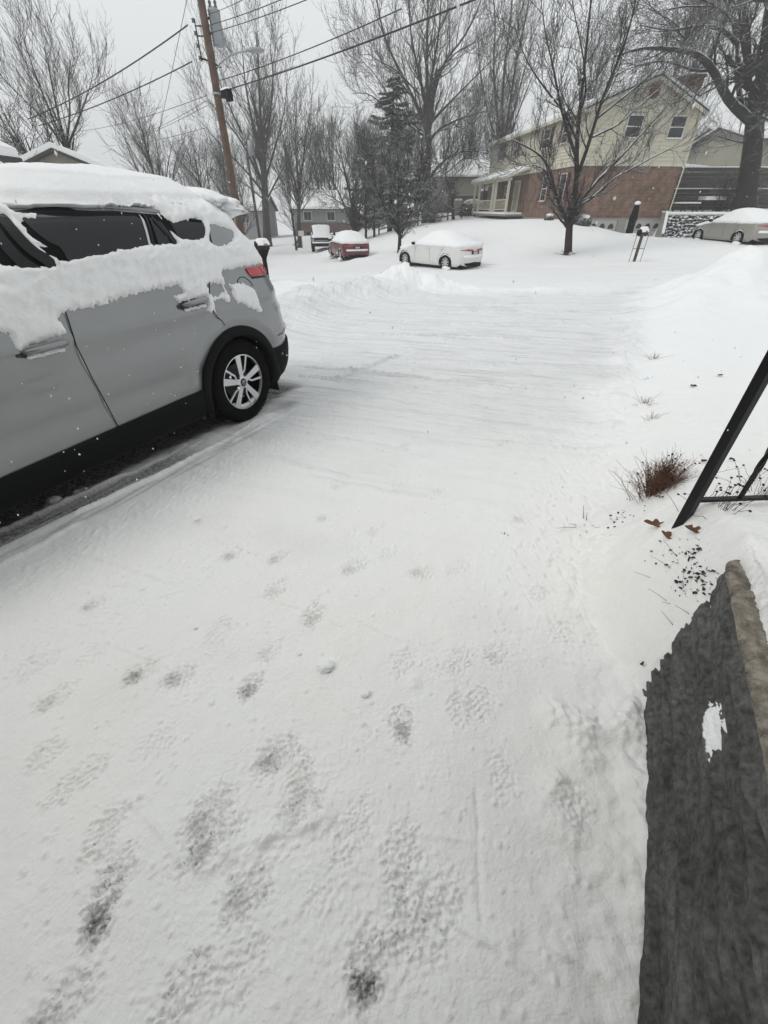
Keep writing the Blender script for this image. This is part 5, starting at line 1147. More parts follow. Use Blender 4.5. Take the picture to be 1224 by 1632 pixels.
# ---- evergreen
def conifer():
    x, y = .55, 47.5; b = ground_at(x, y); rg = np.random.default_rng(61); H_ = 10.6; root = thing('evergreen_tree', 'dark evergreen with snow dusted drooping boughs, left of the tall bare tree', 'tree', b)
    q, r = limb([b, b+np.array([.1, 0, H_*.5]), b+np.array([.25, 0, H_])], .26, .02, 16); v, f = tubes(q[None], r[None], 8); mk('trunk', v, f, m_bark, root, True)
    n = 230; t = np.sort(rg.random(n))**.85; z = b[2]+.9+(H_-1.0)*t; ln = (4.6*(1-t)**.72+.3)*rg.uniform(.35, 1.2, n); a = rg.random(n)*2*pi
    cx = np.interp(z, q[:, 2], q[:, 0]); cy = np.interp(z, q[:, 2], q[:, 1]); s = np.linspace(0, 1, 8)
    P = np.stack([cx[:, None]+np.cos(a)[:, None]*ln[:, None]*s, cy[:, None]+np.sin(a)[:, None]*ln[:, None]*s, z[:, None]+ln[:, None]*(-.30*s+.22*s**2.5-.06*rg.random((n, 1)))], -1)
    v, f = tubes(P, np.broadcast_to(np.linspace(.045, .008, 8), (n, 8))*1.0, 4); mk('bough', v, f, m_bark, root, True)
    V = []; k = 0
    for i in range(n):
        m = int(95*ln[i]/2)+18; tt = rg.uniform(.12, 1.0, m)**.75*7; j = np.minimum(tt.astype(int), 6); fr = (tt-j)[:, None]; c = P[i, j]*(1-fr)+P[i, j+1]*fr
        wd = (.10+.50*(1-tt/7.6))*min(1, ln[i]/1.5)
        side = np.stack([-np.sin(a[i])*np.ones(m), np.cos(a[i])*np.ones(m), 0*wd], -1); u = rg.uniform(-1, 1, m)
        d = nrm(side*u[:, None]*1.3+np.array([cos(a[i]), sin(a[i]), 0])*.8+np.array([0, 0, -.45])+rg.normal(size=(m, 3))*.25)
        c = c+side*(u*wd*.5)[:, None]; L_ = rg.uniform(.16, .42, m)[:, None]; w_ = nrm(np.cross(d, rg.normal(size=(m, 3))))*rg.uniform(.018, .045, m)[:, None]
        V.append(np.stack([c-w_, c+w_, c+d*L_+w_*.5, c+d*L_-w_*.5], 1))
    V = np.concatenate(V).reshape(-1, 3); F = np.arange(len(V)).reshape(-1, 4)
    mk('foliage', V, F, m_needle, root)
m_needle = snow_on_top(M("needles", (.03, .038, .03), .8, var=.35, scale=1.5), 0.70, .3, 1.6, amount=.30)
conifer()
# ------------------------------------------------------------------ retaining wall beside the photographer
m_darkwall = M("dark_cast_stone", (.078, .078, .075), .95, var=.45, scale=45, bump=.6, bscale=110, bdist=.006, spec=.2)
m_cap = M("tan_cap_stone", (.235, .21, .175), .95, var=.5, scale=30, bump=1.0, bscale=110, bdist=.012, spec=.2)
wu = np.array([.469, .883]); wn = np.array([.883, -.469]); w0 = np.array([.60, 0.])
wall = thing('retaining_wall', 'low dark rough cast stone wall with tan cap at the lower right edge', 'retaining wall', (.60, 0, 0))
ts = np.r_[np.arange(-2.2, -.3, .03), np.arange(-.3, 1.06, .0055)]
path = [w0+wu*t for t in ts]; outn = [-wn for t in ts]; arc = list(ts)
for k in np.linspace(0, pi/2, 8)[1:]:
    c = w0+wu*1.06+wn*.05; path.append(c+(-wn*cos(k)+wu*sin(k))*.05); outn.append(-wn*cos(k)+wu*sin(k)); arc.append(1.06+.05*k)
for t in np.arange(.05, .34, .008): path.append(w0+wu*1.11+wn*t); outn.append(wu); arc.append(1.14+t)
path = np.array(path); outn = np.array(outn); arc = np.array(arc)
zw = np.arange(-.12, .692, .006)
AA, ZZ = np.meshgrid(arc, zw)
def dsf(AA, ZZ):
    wob_ = .012*fbm(AA/.35, ZZ/.6, 203, 2)
    led = fbm(AA/.75, (ZZ+wob_)/.055, 201, 2)
    d = .012*sst(.0, .10, led)+.006*fbm(AA/.25, ZZ/.03, 205, 3)+.0022*fbm(AA/.03, ZZ/.02, 207, 3)+.014*fbm(AA/.22, ZZ/.20, 208, 2)-.016*sst(.25, .5, fbm(AA/.30, ZZ/.045, 209, 2))
    return d*sst(.70, .62, ZZ)+.012*(.40-ZZ)
ds = dsf(AA, ZZ)*np.where(AA > 1.05, .6, 1)
Vw = np.stack([path[:, 0][None]+outn[:, 0][None]*ds, path[:, 1][None]+outn[:, 1][None]*ds, ZZ], -1)
tone = .5+.30*fbm(AA/.9, ZZ/.09, 221, 3)+.16*fbm(AA/.08, ZZ/.04, 223, 3)+.45*fbm(AA/.22, ZZ/.16, 225, 3)
t_ = m_darkwall.node_tree; at_ = t_.nodes.new("ShaderNodeAttribute"); at_.attribute_name = 'tone'; mx_ = t_.nodes.new("ShaderNodeMix"); mx_.data_type = 'RGBA'; mx_.blend_type = 'MULTIPLY'; mx_.inputs[0].default_value = 1
mq_ = t_.nodes.new("ShaderNodeMapRange"); mq_.inputs[3].default_value = .55; mq_.inputs[4].default_value = 1.75; t_.links.new(at_.outputs['Fac'], mq_.inputs[0])
pb_ = t_.nodes["Principled BSDF"]; src_ = pb_.inputs['Base Color'].links[0].from_socket; t_.links.new(src_, mx_.inputs[6]); t_.links.new(mq_.outputs[0], mx_.inputs[7]); t_.links.new(mx_.outputs[2], pb_.inputs['Base Color'])
mk('face', Vw.reshape(-1, 3), grid_faces(*AA.shape)[:, ::-1], m_darkwall, wall, True, {'tone': np.clip(tone, 0, 1).ravel()})
# cap: a rough tan course wrapping the upper edge
prof = [(-.004, .672), (.006, .680), (.010, .690), (.004, .700), (-.004, .706), (-.03, .709), (-.06, .708), (-.12, .707)]
VV = []
for i, (o_, z_) in enumerate(prof):
    k = fbm(arc/.05, 0*arc+i*.31, 211, 4)-1.6*sum(np.exp(-((arc-c_-.01*i)/.006)**2) for c_ in (.12, .38, .66, .91)); q = fbm(arc/.35, 0*arc+i*.1, 213, 2)
    VV.append(np.stack([path[:, 0]+outn[:, 0]*(o_+.006*k+.010*q), path[:, 1]+outn[:, 1]*(o_+.006*k+.010*q), z_+.004*k+.006*q-(.012*sst(.3, .5, fbm(arc/.14, 0*arc, 215, 2)) if 0 < i < 4 else 0)], -1))
VV = np.array(VV); mk('cap', VV.reshape(-1, 3), grid_faces(len(prof), len(arc))[:, ::-1], m_cap, wall, True)
ta, tz = np.meshgrid(np.arange(.48, .72, .0022), np.arange(.42, .60, .0022))
dd_ = np.maximum(1-np.hypot((ta-.595)/.074, (tz-.492-.2*(ta-.595))/(.030+.15*(ta-.595))), .8-np.hypot((ta-.575)/.030, (tz-.552)/.009))
dd_ = dd_+.42*fbm(ta/.016, tz/.012, 231, 4); th_ = .009*sst(0, .5, dd_)*(1+.5*fbm(ta/.008, tz/.008, 233, 2))-.004*(dd_ < 0)
o_n = dsf(ta, tz)+th_; P = np.stack([w0[0]+wu[0]*ta-wn[0]*o_n, w0[1]+wu[1]*ta-wn[1]*o_n, tz], -1); Fq = grid_faces(*ta.shape)[:, ::-1]
kp = (dd_.ravel()[Fq] > -.05).any(1); Fq = Fq[kp]; uq, iq = np.unique(Fq.ravel(), return_inverse=True)
mk('snow_patch', P.reshape(-1, 3)[uq], iq.reshape(-1, 4), m_snow, wall, True)
# ------------------------------------------------------------------ iron railing
m_iron = M("black_iron", (.006, .006, .007), .42, spec=.25, bump=.5, bscale=40, bdist=.004)
px0, py0 = [float(q) for q in GT(1087, 832)]; zb = zg(px0, py0)-.06
rail = thing('iron_railing', 'black iron railing with square post and twisted balusters at the right edge', 'railing', (px0, py0, zb))
b = MB(); b.box((px0, py0, (zb+1.58)/2), (.036, .036, 1.58-zb), rz=.35); b.build('post', m_iron, rail)
b = MB(); b.box((px0, py0, 1.595), (.066, .066, .03), rz=.35, top=.5); b.build('post_cap', m_iron, rail)
rd = np.array([1, .06, .0]); rd /= np.linalg.norm(rd)
for zz_, nm, hh in ((zg(px0+.17, py0)+.022, 'bottom_rail', .014), (1.50, 'handrail', .028)):
    b = MB(); c = np.array([px0, py0, zz_])+rd*.75+np.array([0, 0, 0]); b.box(c, (1.46, .022, hh), rz=math.atan2(rd[1], rd[0])); b.build(nm, m_iron, rail)
for k in range(9):
    p = np.array([px0, py0, 0])+rd*(.205+.145*k); b = MB(); n = 70; z = np.linspace(zg(px0+.17, py0)+.025, 1.49, n); s_ = .0085; V = []
    for i in range(n):
        w_ = 0 if (z[i] < .76 or z[i] > 1.40) else (z[i]-.76)*18
        sc = 1.0 if .74 < z[i] < 1.42 else .8
        for q in range(4):
            a = w_+q*pi/2+pi/4; V.append((p[0]+s_*1.42*sc*cos(a), p[1]+s_*1.42*sc*sin(a), z[i]))
    b.add(V, grid_faces(n, 4, True)); b.build('baluster', m_iron, rail)
# ------------------------------------------------------------------ plants and litter by the bed
m_stem = M("dry_stem", (.17, .085, .052), .9, var=.3, scale=20); m_stem2 = M("dark_stem", (.035, .028, .022), .9); m_head = M("seed_head", (.022, .017, .015), .95)
m_straw = M("straw", (.24, .19, .12), .9, var=.3, scale=30); m_leaf = M("brown_leaf", (.13, .060, .028), .7, var=.25, scale=25); m_ivy = M("ivy_leaf", (.018, .023, .012), .6, var=.5, scale=30)
m_dleaf = M("dark_leaf", (.05, .025, .02), .8)
def stems(n, c, h, spread, rg, r=.0016, curve=.3, k=7, lean=(0, 0), zoff=-.02):
    a = rg.random(n)*2*pi; s = np.abs(rg.normal(size=n))*spread; H_ = h*rg.uniform(.45, 1.1, n)
    base_ = np.stack([c[0]+np.cos(a)*s*.35+rg.normal(size=n)*spread*.15, c[1]+np.sin(a)*s*.35+rg.normal(size=n)*spread*.15], -1)
    t = np.linspace(0, 1, k)
    dx = (np.cos(a)*s+lean[0])[:, None]*t**(1+curve); dy = (np.sin(a)*s+lean[1])[:, None]*t**(1+curve)
    z0 = np.array([zg(p[0], p[1]) for p in base_])+zoff
    P = np.stack([base_[:, :1]+dx, base_[:, 1:]+dy, z0[:, None]+H_[:, None]*t*(1-.35*t*(s/spread).clip(0, 1.2)[:, None]*.6)], -1)
    P[:, 1:] += np.cumsum(rg.normal(size=P[:, 1:].shape)*h*.02, 1)
    return P, np.broadcast_to(r*np.linspace(1.2, .6, k), (n, k))
rg = np.random.default_rng(91)
c = GT(1043, 785); sh = thing('dried_shrub', 'rounded dry reddish brown shrub poking through snow left of the iron post', 'dried plant', (c[0], c[1], zg(*c)))
P, r = stems(230, c, .24, .075, rg, .0013, .0); v, f = tubes(P, r, 4); mk('stems', v, f, m_stem, sh, True)
P2, r2 = grow(P, np.array(r), rg, n=6, ln=.06, ang=.8, up=.12, seg_n=4, wig=.25, rr=.7, t0=.15, rmin=.0008); v, f = tubes(P2, r2, 3); mk('twigs', v, f, m_stem, sh, True)
b = MB()
for i in range(0, 230, 5): b.blob(P[i, -1], (.0055, .0055, .004), i, 5, .3)
for i in range(0, len(P2), 30): b.blob(P2[i, -1], (.004, .004, .003), i, 5, .3)
b.build('seed_heads', m_head, sh, True)['kind'] = 'stuff'
Pd, rd_ = stems(26, c, .26, .16, rg, .0012, .4); v, f = tubes(Pd, rd_, 4); mk('long_stems', v, f, m_stem2, sh, True)
for (px_, py_, n, h, lab) in ((1130, 800, 12, .15, 'thin dead flower stems standing between dry shrub and iron post'), (1150, 812, 16, .16, 'thin dead flower stems with dark heads just right of the iron post'),
                             (1188, 770, 10, .14, 'upright dead flower stalks behind the twisted baluster'), (1212, 790, 20, .15, 'tangle of dead flower stalks at the right picture edge')):
    c = GT(px_, py_); p_ = thing('dead_flowers', lab, 'dried plant', (c[0], c[1], zg(*c)))
    P, r = stems(n, c, h, .07, rg, .0011, .2); v, f = tubes(P, r, 4); mk('stems', v, f, m_stem2, p_, True)
    [MB().blob(P[i, -1], (.0055, .0055, .004), i, 6, .3).build('seed_head', m_head, p_, True) for i in range(0, n)]
for (px_, py_, n, h, sp_, mt, lab) in ((1042, 572, 26, .10, .07, m_straw, 'dry grass tuft at the drive edge, farthest of the tufts'), (1032, 604, 8, .05, .08, m_straw, 'faint grass tips just nearer than the farthest tuft'),
                                 (1028, 643, 30, .09, .08, m_straw, 'dry grass tuft with a dark centre at the drive edge'), (1037, 668, 22, .08, .06, m_straw, 'dark grass tuft nearest the dry shrub'),
                                 (935, 838, 9, .05, .09, m_stem2, 'flattened dark twigs lying in snow left of the dry shrub'), (803, 852, 5, .025, .03, m_stem2, 'tiny twig tip sticking out of the middle of the drive')):
    c = GT(px_, py_); o_ = None; P, r = stems(n, c, h, sp_, rg, .0016 if mt is m_straw else .0018, .1, zoff=-.01); v, f = tubes(P, r, 4)
    o_ = mk('grass_tuft' if mt is m_straw else 'twig', v, f, mt, None, True); tag(o_, lab, 'grass tuft' if mt is m_straw else 'twig')
c = (9.2, 24.1); P, r = stems(30, (at(905, 408, 24.3)[0], 24.2), .20, .22, rg, .012, .2); v, f = tubes(P, r, 3); tag(mk('grass_tuft', v, f, m_straw, None, True), 'grass tips around the foot of the street tree before the brick house', 'grass tuft')
def leaf(px_, py_, zc, L, w, rot, curl, mt, lab, lobes=3, nm='leaf', up=.012):
    c = GT(px_, py_); n = 13; m = 7; V = []
    for i in range(n):
        t = i/(n-1)
        hw = w*(sin(pi*t)**.7)*(1+.32*sin(t*lobes*2*pi+.6+L*40)+.12*sin(t*31))+.001
        for j in range(m):
            s_ = (j/(m-1)*2-1); x = (t-.5)*L; y = s_*hw; z = curl*(s_*s_)*hw*1.6+curl*.5*L*((t-.5)**2)*2+.002*sin(7*t+3*s_)
            V.append((c[0]+x*cos(rot)-y*sin(rot), c[1]+x*sin(rot)+y*cos(rot), zg(*c)+up+z))
    F = grid_faces(n, m).tolist(); b = MB(); b.add(V, F); b.add([(a, b_, d-.0012) for a, b_, d in V], [tuple(reversed(q)) for q in F])
    o_ = b.build(nm, mt, None, True); return tag(o_, lab, 'leaf')
leaf(1045, 842, .56, .125, .022, -.35, .5, m_leaf, 'large curled brown oak leaf left of the iron post foot', 3)
leaf(1061, 860, .56, .07, .016, -1.3, .7, m_leaf, 'folded lower lobe of brown leaf hanging below the large curled one', 2)
leaf(1104, 853, .6, .08, .017, -.8, .6, m_leaf, 'smaller curled brown leaf right below the iron post foot', 3)
leaf(1104, 617, .0, .075, .018, .0, .3, m_dleaf, 'small dark leaf on the snowy lawn, left of two', 2)
leaf(1147, 600, .0, .075, .015, .3, .3, m_dleaf, 'small dark leaf on the snowy lawn, right of two', 2)
leaf(1164, 735, .4, .035, .010, .0, .3, m_dleaf, 'dark leaf just right of the iron post, half buried', 2)
leaf(1020, 1067, -.0, .028, .007, -.1, .7, m_ivy, 'tiny green leaf on the drive in front of the stone wall', 2)
leaf(1120, 738, .4, .045, .010, .3, .3, m_dleaf, 'dark leaf between dry shrub and iron post', 2)
k = 0
for (cx, cy, n, lab) in ((1100, 880, 15, 'dark green ivy cluster under the two brown leaves'), (1110, 915, 20, 'ivy cluster beside the end of the stone wall, middle one'), (1092, 935, 12, 'sparse ivy sprig lowest down beside the stone wall end'),
                         (1065, 893, 8, 'small ivy sprig left of the main cluster'), (1000, 815, 7, 'ivy sprig at the left foot of the dry shrub'), (985, 835, 4, 'few green leaves left of the large curled leaf'), (1128, 945, 9, 'dark ivy tuft hanging at the wall corner')):
    c = GT(cx, cy); r_ = thing('ivy_plant', lab, 'ivy', (c[0], c[1], zg(*c))); b = MB()
    V = []; 
    for i in range(int(n*2.4)):
        p = GT(cx+random.gauss(0, 15), cy+random.gauss(0, 11)); z = zg(*p)+random.uniform(-.005, .010); a = random.random()*2*pi; L = random.uniform(.009, .019); w_ = L*random.uniform(.28, .45)
        d = np.array([cos(a), sin(a), random.uniform(-.5, .7)]); q = np.array([-sin(a), cos(a), random.uniform(-.6, .6)]); o0 = np.array([*p, z]); dn = np.array([0, 0, L*.25])
        pts = [o0, o0+d*L*.25+q*w_*.8, o0+d*L*.6+q*w_*.9-dn*.3, o0+d*L-dn, o0+d*L*.6-q*w_*.9-dn*.3, o0+d*L*.25-q*w_*.8]
        b.add(pts, [(0, 1, 2, 3, 4, 5)]); b.add([p_ -np.array([0, 0, .001]) for p_ in pts], [(5, 4, 3, 2, 1, 0)])
    b.build('leaves', m_ivy, r_)
    P, r = stems(max(4, n//2), c, .035, .05, rg, .0011, .1); v, f = tubes(P, r, 3); mk('stems', v, f, m_stem2, r_, True)['kind'] = 'stuff'
for (px_, py_, s_, lab) in ((520, 1068, .035, 'largest loose snow chunk on the driveway'), (583, 1110, .019, 'small round snow chunk just below the largest one'), (312, 1003, .010, 'pebble sized snow lump left of the largest chunk'), (314, 829, .016, 'snow lump near the tyre tracks of the silver SUV'), (478, 1046, .009, 'tiny snow lump left of the largest chunk'),
                     (85, 795, .05, 'snow lump at the edge of the shadow beneath the silver SUV')):
    c = G(px_, py_, -.02); b = MB(); b.blob((c[0], c[1], zg(*c)+s_*.30), (s_, s_*.85, s_*.6), int(px_), 16, .18); tag(b.build('snow_chunk', m_snow, None, True), lab, 'snow chunk')

# ------------------------------------------------------------------ poles, wires, mailboxes
m_pole = M("creosoted_pole", (.10, .064, .045), .9, var=.3, scale=5, bump=.5, bscale=20)
m_galv = M("grey_metal", (.30, .32, .34), .5, metal=.4, var=.08, scale=3); m_wire = M("cable", (.03, .03, .032), .7); m_porc = M("insulator", (.10, .10, .11), .4)
YP = 22.0; pb = np.array([at(388, 392, YP)[0], YP, 0]); pb[2] = zg(pb[0], pb[1])
pole = thing('utility_pole', 'tall brown wooden utility pole with grey transformer, nearest the driveway', 'utility pole', pb)
b = MB(); b.tube([pb-[0, 0, .3], pb+[0, 0, 4.0], pb+[.0, 0, 10.2]], [.165, .145, .12], 14); b.build('shaft', m_pole, pole, True)
def pp(a, c_, d=0): q = at(a, c_, YP+d); return q
tz0, tz1 = pp(331, 72)[2], pp(324, 14)[2]; tcx = pb[0]+.34
b = MB(); b.lathe([(0, tz0), (.19, tz0), (.20, tz0+.04), (.20, tz1-.05), (.21, tz1-.04), (.21, tz1), (.12, tz1+.06), (0, tz1+.07)], (tcx, YP+.14, 0), 'z', 20); tr = b.build('transformer', m_galv, pole, True)
for sx_ in (-.09, .10):
    b = MB(); b.lathe([(0, tz1), (.035, tz1+.02), (.06, tz1+.08), (.035, tz1+.12), (.06, tz1+.17), (.03, tz1+.22), (.045, tz1+.27), (0, tz1+.30)], (tcx+sx_, YP+.10, 0), 'z', 10); b.build('bushing', m_porc, tr, True)
b = MB(); b.box((pb[0]+.16, YP+.07, tz1-.2), (.3, .06, .06)); b.box((pb[0]+.16, YP+.07, tz0+.3), (.3, .06, .06)); b.build('bracket', m_iron, pole)
for zq in (pp(305, 42)[2], pp(308, 58)[2]):
    b = MB(); b.tube([(pb[0], YP, zq), (pb[0]-.34, YP-.05, zq)], .02, 6); b.build('rack_arm', m_iron, pole)
b = MB(); zq = pp(305, 30)[2]; b.tube([(pb[0]-.34, YP-.05, zq), (pb[0]-.34, YP-.05, zq-1.05)], .022, 6)
b.build('spool_rack', m_iron, pole)
for dz in (.05, .35, .65, .95):
    b = MB(); b.lathe([(0, -.05), (.05, -.045), (.03, 0), (.05, .045), (0, .05)], (pb[0]-.40, YP-.05, zq-dz), 'z', 10); b.build('insulator', m_porc, pole, True)
# street lamp arm
arm = [(345, 110), (352, 100), (366, 89), (382, 83), (398, 80.5)]
b = MB(); b.tube([pp(a, c_, -k*.35) for k, (a, c_) in enumerate(arm)], .026, 7); la = b.build('lamp_arm', m_galv, pole, True)
q = pp(407, 80, -1.6); b = MB(); b.blob(q, (.32, .12, .07), 3, 10, .03); b.build('lamp_head', m_galv, la, True)
b = MB(); b.tube([pp(352, 108), pp(338, 99), pp(318, 92)], .03, 6); b.build('cross_bracket', m_iron, pole)
z1_ = pp(348, 150)[2]; b = MB(); b.lathe([(.155, z1_-.03), (.165, z1_-.03), (.165, z1_+.03), (.155, z1_+.03)], (pb[0], YP, 0), 'z', 14); b.build('strap', m_galv, pole, True)
def wire(label, A, B, r=.011, sag=.02, nm='overhead_cable', n=22, mt=None):
    A = np.array(A); B = np.array(B); t = np.linspace(0, 1, n)[:, None]; L = np.linalg.norm(B-A); P = A+(B-A)*t; P[:, 2:] -= 4*sag*L*t*(1-t)
    b = MB(); b.tube(P, r, 5); return tag(b.build(nm, mt or m_wire, None, True), label, 'overhead cable')
# cable closure on the thick cable
CA = pp(348, 147); CB = at(775, -8, 13)
wire('thick black cable from the utility pole rising to the upper right, lowest', CA, CB, .020, .006)
dC = (CB-CA)/np.linalg.norm(CB-CA); cc_ = CA+dC*.62
cl_ = thing('cable_closure', 'black splice box hanging on the cable right of the utility pole', 'splice box', cc_)
yw = math.atan2(dC[1], dC[0]); b = MB(); b.box(cc_+np.array([0, 0, -.11]), (.62, .20, .20), rz=yw, top=.85); b.box(cc_+dC*.18+np.array([0, 0, -.26]), (.28, .16, .14), rz=yw); b.build('housing', m_black, cl_)
b = MB(); b.box(cc_+np.array([0, 0, .02]), (.54, .18, .05), rz=yw, top=.8); b.build('snow_cover', m_farsnow, cl_)
wire('cable above the thick one, from the pole into the tall bare tree', pp(352, 128), at(640, 14, 16), .014, .008)
wire('line leaving the pole below the transformer to the upper right', pp(330, 54), at(560, -30, 15), .011, .006)
wire('line leaving the pole at mid transformer height to the upper right', pp(327, 42), at(520, -32, 15), .011, .006)
wire('topmost line leaving the transformer to the upper right', pp(330, 24), at(440, -30, 16), .008, .006)
wire('twisted service cable from the spool rack down to the far left tree', pp(299, 40), at(44, 190, 26), .021, .016)
wire('lower service cable crossing toward the left trees', pp(306, 98), at(62, 200, 26), .019, .012)
wire('thin guy wire hanging steeply left of the utility pole', at(302, -20, YP), at(240, 275, 30), .010, .0)
wire('thin line behind the pole, uppermost of the faint left ones', at(330, 152, 24), at(110, 210, 46), .011, .008)
wire('faint line left of the pole, second of the faint ones', at(330, 160, 26), at(215, 218, 48), .011, .004)
wire('faint line left of the pole, third of the faint ones', at(330, 168, 26), at(205, 224, 48), .011, .004)
wire('faint lowest line left of the pole, nearly level', at(330, 203, 26), at(170, 232, 48), .010, .006)
wire('short slanting line left of the pole, over the short faint tree', at(312, 205, 26), at(276, 284, 30), .012, 0)
wire('faint line between the pole and the broad tree', at(340, 150, 24), at(470, 105, 30), .009, .004)
wire('thin drop wire hanging from the transformer top', pp(331, 10), pp(347, 52, 3), .008, 0)
# second pole
y2 = 58.0; p2 = at(414, 380, y2); p2[2] = zg(p2[0], y2); pl2 = thing('utility_pole', 'distant utility pole among the limbs of the broad tree', 'utility pole', p2)
ptop = at(420, 205, y2); b = MB(); b.tube([p2-[0, 0, .3], (p2[0], y2, ptop[2])], [.17, .12], 8); b.build('shaft', m_bark2, pl2, True)
b = MB(); zt_ = at(421, 224, y2)[2]; b.lathe([(0, zt_-1.2), (.30, zt_-1.2), (.30, zt_), (0, zt_+.1)], (p2[0]+.5, y2, 0), 'z', 14); b.build('transformer', m_galv, pl2, True)
# mailboxes
def mailbox(label, x, y, yaw, hbox, post_m, style, wdt=.2, ln=.5):
    z = zg(x, y); root = thing('mailbox', label, 'mailbox', (x, y, z)); Mx = frame((x, y, z), yaw)
    if style == 'plastic':
        b = MB(Mx); b.box((0, 0, .42), (.13, .13, .9)); b.build('post', m_black, root)
        b = MB(Mx); b.box((0, 0, .86), (.30, .20, .30), rx=0); V = b.v; b.v = [(v[0]*(.42 if v[2] < .85 else 1.35), v[1]*(.55 if v[2] < .85 else 1.1), v[2]) for v in V]; b.build('neck', m_black, root)
        z0 = 1.0
    else:
        b = MB(Mx); b.box((0, 0, .50), (.09, .09, 1.06)); b.build('post', m_wood, root); b = MB(Mx); b.box((0, 0, .98), (ln*.9, .10, .04)); b.build('platform', m_wood, root); z0 = 1.0
    arch = [(-wdt/2, z0), (-wdt/2, z0+hbox*.5)]+[(-wdt/2*cos(t), z0+hbox*.5+hbox*.5*sin(t)) for t in np.linspace(0, pi, 12)[1:-1]]+[(wdt/2, z0+hbox*.5), (wdt/2, z0)]
    b = MB(Mx); b.prism(arch, -ln/2, ln/2, lambda u, v, w: (w, u, v)); bx = b.build('box', m_gloss, root, False)
    b = MB(Mx); b.prism([(u*1.06, (v-z0)*1.03+z0-.003) for u, v in arch], -ln/2-.03, -ln/2-.001, lambda u, v, w: (w, u, v)); dr = b.build('door', m_black, root)
    b = MB(Mx); b.box((-ln/2-.045, 0, z0+hbox*.86), (.03, .035, .03)); b.build('handle', m_galv, dr)
    b = MB(Mx); b.box((.08, wdt/2+.008, z0+hbox*.62), (.14, .012, .035)); b.build('flag', m_red, root)
    b = MB(Mx); P = []; n = 9
    for i in range(n):
        t = i/(n-1)*2-1; b_ = 1-abs(t)**6
        for j in range(9):
            s_ = j/8*2-1; P.append((t*ln*.54, s_*wdt*.52, z0+hbox*(.52+.5*math.sqrt(max(0, 1-s_*s_)))+.085*b_*(1-abs(s_)**5)-.004))
    b.add(P, grid_faces(n, 9)); b.build('snow_cap', m_farsnow, root, True)
    return root, Mx
mailbox('black plastic mailbox with snow cap beside the rear of the silver SUV', -4.25, 17, R(60), .24, m_black, 'plastic', .30, .42)
mb_, Mx_ = mailbox('dark mailbox on a thin wooden post across the street, right of the street tree', at(1010, 418, 22)[0], 22, R(62), .24, m_wood, 'wood', .2, .48)
for s_ in (-1, 1):
    fx_ = at(1010, 418, 22)[0]+s_*.26; b = MB(); b.tube([(fx_, 21.95, zg(fx_, 21.95)-.05), (fx_, 21.95, zg(fx_, 21.95)+1.05)], .012, 5); b.build('wire_stake', m_wood, mb_)
b = MB(); x_ = at(1010, 418, 22)[0]; b.tube([(x_-.26, 21.95, zg(x_, 22)+.5), (x_+.26, 21.95, zg(x_, 22)+.5)], .012, 5); b.build('cross_wire', m_wood, mb_)
